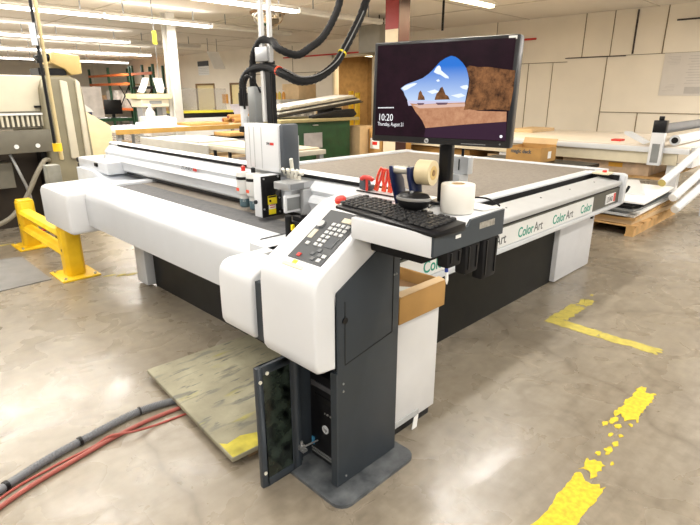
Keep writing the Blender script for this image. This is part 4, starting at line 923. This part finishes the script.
obj('body', MB().lathe([(0,0), (.09,0), (.10,.02), (.10,.26), (.05,.34), (.03,.36), (.03,.40), (0,.40)], n=18), mat('jug_plastic', (.62,.62,.62), .2, alpha=.6), jg)
obj('cap', MB().lathe([(.034,.39), (.034,.43), (0,.43)], n=14), paper, jg)
bs_ = local('basket', 'white wire basket below the curved trays of the finishing machine', 'basket', (5.55, 11.8, .75))
obj('tub', MB().prism([(-.25,0), (.25,0), (.32,.42), (-.32,.42)], 'y', -.2, .2), mat('basket_white', (.60,.58,.56), .5, var=.1, scale=20), bs_)
obj('stand', MB().box(-.2, .2, -.15, .15, -.75, 0), mgrey, bs_)
lc = thing('low_cart', 'low black cart carrying brown boards in front of the packing bench', 'cart', (6.6, 9.4, 0))
obj('deck', MB().box(5.7, 7.3, 9.1, 9.75, .80, .85), black, lc)
for x in (5.72, 7.22):
    for y in (9.12, 9.67): obj('leg', MB().box(x, x+.05, y, y+.05, .08, .80), black, lc); obj('caster', MB().cyl((x+.01, y+.025, .04), (x+.04, y+.025, .04), .04, 12), softblack, lc)
one('flattened_cartons', 'brown flattened cartons stacked on the low black cart', 'cartons', MB().box(5.75, 7.25, 9.12, 9.7, .852, .92), card, bev=.004)
hb = thing('hanging_board', 'white board hanging from the end of the third row of lights', 'board', (10.35, 17.0, 2.5))
obj('sheet', MB().prism([(10.05,3.05), (10.5,3.05), (10.75,2.5), (10.3,2.5)], 'y', 16.99, 17.01), paper, hb)
obj('cord', MB().cyl((10.1, 17, 3.05), (10.1, 17, 3.47), .008, 6).cyl((10.45, 17, 3.05), (10.45, 17, 3.47), .008, 6), black, hb)
# desk with computer far left
dk = bench('black office desk in front of the far left rack', 4.9, 6.6, 15.5, 16.4, 1.0, black, dgreen)
dmn = thing('desk_monitor', 'small black monitor on the far office desk', 'monitor', (6.2, 15.9, 1.0))
obj('screen', MB().box(5.95, 6.45, 15.85, 15.9, 1.1, 1.5), black, dmn, bev=.01); obj('stand', MB().box(6.16, 6.24, 15.88, 15.94, 1.0, 1.15).box(6.05, 6.35, 15.8, 16.0, 1.0, 1.015), black, dmn)
wm = thing('label_printer', 'white and navy printer on the far office desk', 'printer', (5.2, 15.9, 1.0))
obj('body', MB().box(4.95, 5.5, 15.6, 16.2, 1.0015, 1.18), navy, wm); obj('lid', MB().prism([(4.9,1.18), (5.55,1.18), (5.5,1.25), (5.2,1.5), (4.92,1.55)], 'y', 15.6, 16.2), paper, wm)
one('partition', 'grey plastic curtain partition behind the far desk', 'partition', MB().box(6.0, 7.4, 19.8, 19.85, 0, 1.9), mat('curtain_grey', (.50,.46,.42), .4, var=.2, scale=3))
one('sloped_panel', 'cream sloped machine panel beside the press cover', 'panel', MB().prism([(2.6,0), (3.55,0), (3.55,1.14), (3.15,1.40), (2.6,1.60)], 'y', 9.3, 9.9), mat('cream_wedge', (.60,.50,.30), .5))

# ------------------------------------------------------------------ second table at the right
ft = thing('flatbed_applicator', 'long white flatbed table with a grey roller bridge at right', 'work table', (10.2, 4, 0))
obj('tabletop', MB().box(9.0, 11.6, 1.95, 8.2, .84, .905), mat('applicator_white', (.74,.68,.60), .45, var=.03), ft, bev=.008)
obj('side_rail', MB().box(8.97, 9.06, 1.95, 8.2, .80, .88), cwhite, ft, bev=.006)
obj('side_panel', MB().box(9.05, 9.09, 2.1, 8.1, .62, .80), mat('applicator_cream', (.74,.67,.50), .5), ft)
for y in (2.15, 5.0, 7.9): obj('leg', MB().box(9.1, 9.25, y-.08, y+.08, 0, .64), cwhite, ft); obj('leg', MB().box(11.3, 11.45, y-.08, y+.08, 0, .84), cwhite, ft)
obj('lower_shelf', MB().box(9.2, 11.4, 2.3, 8.0, .36, .40), wood, ft)
for x in (8.88, 11.75):
    p = obj('gantry_post', MB().box(x, x+.10, 2.28, 2.46, .62, 1.18), cwhite, ft, bev=.008)
    obj('post_motor', MB().box(x-.005, x+.105, 2.275, 2.455, 1.10, 1.28).box(x+.03, x+.07, 2.33, 2.40, 1.28, 1.34), black, p, bev=.008)
    obj('post_window', MB().box(x-.006, x, 2.315, 2.42, .66, .94), mgrey, p)
obj('roller', MB().cyl((8.98, 2.36, 1.15), (11.75, 2.36, 1.15), .075, 18), mat('roller_grey', (.15,.155,.165), .45), ft)
obj('idler', MB().cyl((8.95, 2.15, 1.0), (11.75, 2.15, 1.0), .075, 18), cwhite, ft); obj('idler_end', MB().cyl((8.948, 2.15, 1.0), (8.93, 2.15, 1.0), .045, 14), black, ft)
obj('arm', MB().prism([(2.46,.96), (2.75,1.10), (2.85,1.10), (2.85,1.06), (2.55,.92)], 'x', 8.9, 8.95), cwhite, ft)
obj('clamp', MB().box(9.4, 9.6, 3.05, 3.2, .905, .935), red, ft)
obj('end_panel', MB().box(9.1, 11.5, 1.90, 1.96, .60, .90), cwhite, ft)
for k, (p0, p1, lab) in enumerate((((8.0, 1.98, .50), (9.4, 1.75, 1.02), 'upper white tube leaning at the end of the flatbed table'), ((7.75, 1.76, .36), (9.2, 1.60, .80), 'middle white tube leaning at the end of the flatbed table'), ((7.7, 1.70, .22), (9.0, 1.45, .70), 'lowest white tube leaning at the end of the flatbed table'))):
    t = thing('leaning_tube', lab, 'tube', p0, 'white tubes leaning by the flatbed table')
    obj('tube', MB().cyl(p0, p1, .055, 14), cwhite, t); d_ = (Vector(p1)-Vector(p0)).normalized()
    obj('end_plug', MB().cyl(Vector(p0)-d_*.012, Vector(p0), .05, 14), mat('plug_olive', (.35,.28,.08), .5) if k == 0 else paper, t)
tcr = thing('tube_cradle', 'white stand carrying the leaning tubes', 'stand', (8.7, 1.7, 0))
obj('post', MB().box(8.62, 8.7, 1.52, 1.6, 0, .48), cwhite, tcr); obj('post', MB().box(8.9, 8.97, 1.5, 1.58, 0, .58), cwhite, tcr); obj('crossbar', MB().box(8.6, 8.97, 1.53, 1.57, .1, .14), cwhite, tcr)
for k, (y0, y1, z0, z1, m, lab) in enumerate(((2.5, 3.9, .40, .60, mat('tan_flat', (.62,.45,.30), .7, var=.2), 'tan flat carton under the white flatbed table'), (4.1, 5.4, .40, .55, card2, 'pale flat carton under the white flatbed table, farther left'), (5.8, 7.4, .40, .58, card, 'brown flat carton under the left part of the flatbed table'))):
    t = thing('flat_carton', lab, 'box', (9.6, (y0+y1)/2, .4), 'flat cartons under the flatbed table')
    obj('carton', MB().box(9.22, 10.4, y0, y1, z0, z1), m, t, bev=.008)
    obj('patch', MB().box(9.213, 9.22, y0+.4, y0+.62, z1-.09, z1-.02), mat('patch_orange', (.75,.38,.04), .6), t)
for k, (x0, x1, y0, y1, z0, z1, m, lab) in enumerate(((9.9, 10.8, 5.6, 6.6, .906, .94, mat('straw_board', (.68,.50,.20), .6), 'straw coloured board on the flatbed table near the monitor'), (10.2, 11.2, 5.0, 5.5, .906, .97, card2, 'pale offcut on the flatbed table beside the straw board'))):
    one('offcut_board', lab, 'board', MB().box(x0, x1, y0, y1, z0, z1), m, 'boards on the flatbed table')

# open carton on a low dark bench behind the cutter
lb = thing('low_bench', 'low dark trestle bench behind the cutter bed', 'bench', (8.3, 3.9, 0))
obj('top', MB().box(7.85, 8.75, 3.1, 4.9, .54, .60), black, lb); 
for x in (7.9, 8.68):
    for y in (3.15, 4.8): obj('leg', MB().box(x, x+.05, y, y+.05, 0, .54), black, lb)
ob = thing('cardboard_box', 'open brown carton with black lettering behind the cutter bed at right', 'box', (8.2, 4.0, .60))
q = MB().box(8.0, 8.012, 3.74, 4.34, .602, .83).box(8.53, 8.542, 3.74, 4.34, .602, .86).box(8.012, 8.53, 3.74, 3.752, .602, .84).box(8.012, 8.53, 4.328, 4.34, .602, .84).box(8.0, 8.54, 3.74, 4.34, .602, .61)
obj('carton', q, card, ob)
obj('flap', MB().prism([(8.53,.85), (8.545,.85), (8.60,.95), (8.585,.95)], 'y', 3.75, 4.33), card2, ob)
text('lettering', 'magic deck', .085, (7.999, 4.26, .745), (0,-1,0), (0,0,1), ink, ob, width=.36, bold=.003)
obj('label', MB().box(8.25, 8.36, 3.736, 3.74, .66, .77), paper, ob)

# pallet with a stack of sheets
pal = thing('wooden_pallet', 'timber pallet under the sheet stack at the cutter end', 'pallet', (7.7, 2.4, 0))
for k in range(6): obj('slat', MB().box(6.72+.31*k, 6.98+.31*k, 1.85, 3.1, .115, .135), wood, pal)
for y in (1.87, 2.42, 2.98): obj('bearer', MB().box(6.72, 8.53, y, y+.09, .02, .115), wood, pal)
for y in (1.87, 2.42, 2.98): obj('skid', MB().box(6.72, 8.53, y, y+.10, .0, .02), wood, pal)
cols = [card2, wood, paper, lgrey, paper, mgrey, black, softblack, paper]
nms = ('tan', 'wood coloured', 'white', 'pale grey', 'white', 'mid grey', 'black', 'dark', 'white')
pos = ('lowest', 'second from bottom', 'third from bottom', 'fourth from bottom', 'fifth from bottom', 'fourth from top', 'third from top', 'second from top', 'topmost')
z = .135
for k in range(9):
    th_ = (.05, .03, .03, .025, .03, .025, .035, .02, .02)[k]
    t = local('sheet_stack', f'{nms[k]} board layer, {pos[k]} of the stack on the pallet', 'board', (7.65+random.uniform(-.09,.07), 2.48+random.uniform(-.05,.07), z+.001), random.uniform(-.07,.07), 'boards stacked on the pallet')
    obj('sheet', MB().box(-.9, .88-.03*k, -.60, .58, 0, th_), cols[k], t); z += th_+.002
t = local('loose_panel', 'white panel lying askew on top of the pallet stack', 'board', (7.75, 2.35, z+.001), .35)
obj('sheet', MB().box(-.55, .75, -.2, .2, 0, .015), cwhite, t)
one('foam_strip', 'curled black strip sticking up from the pallet stack', 'strip', MB().tube(crv([(6.75, 2.3, z+.018), (6.95, 2.2, z+.02), (7.1, 2.15, z+.05), (7.15, 2.13, z+.12)]), .018, 6), softblack)
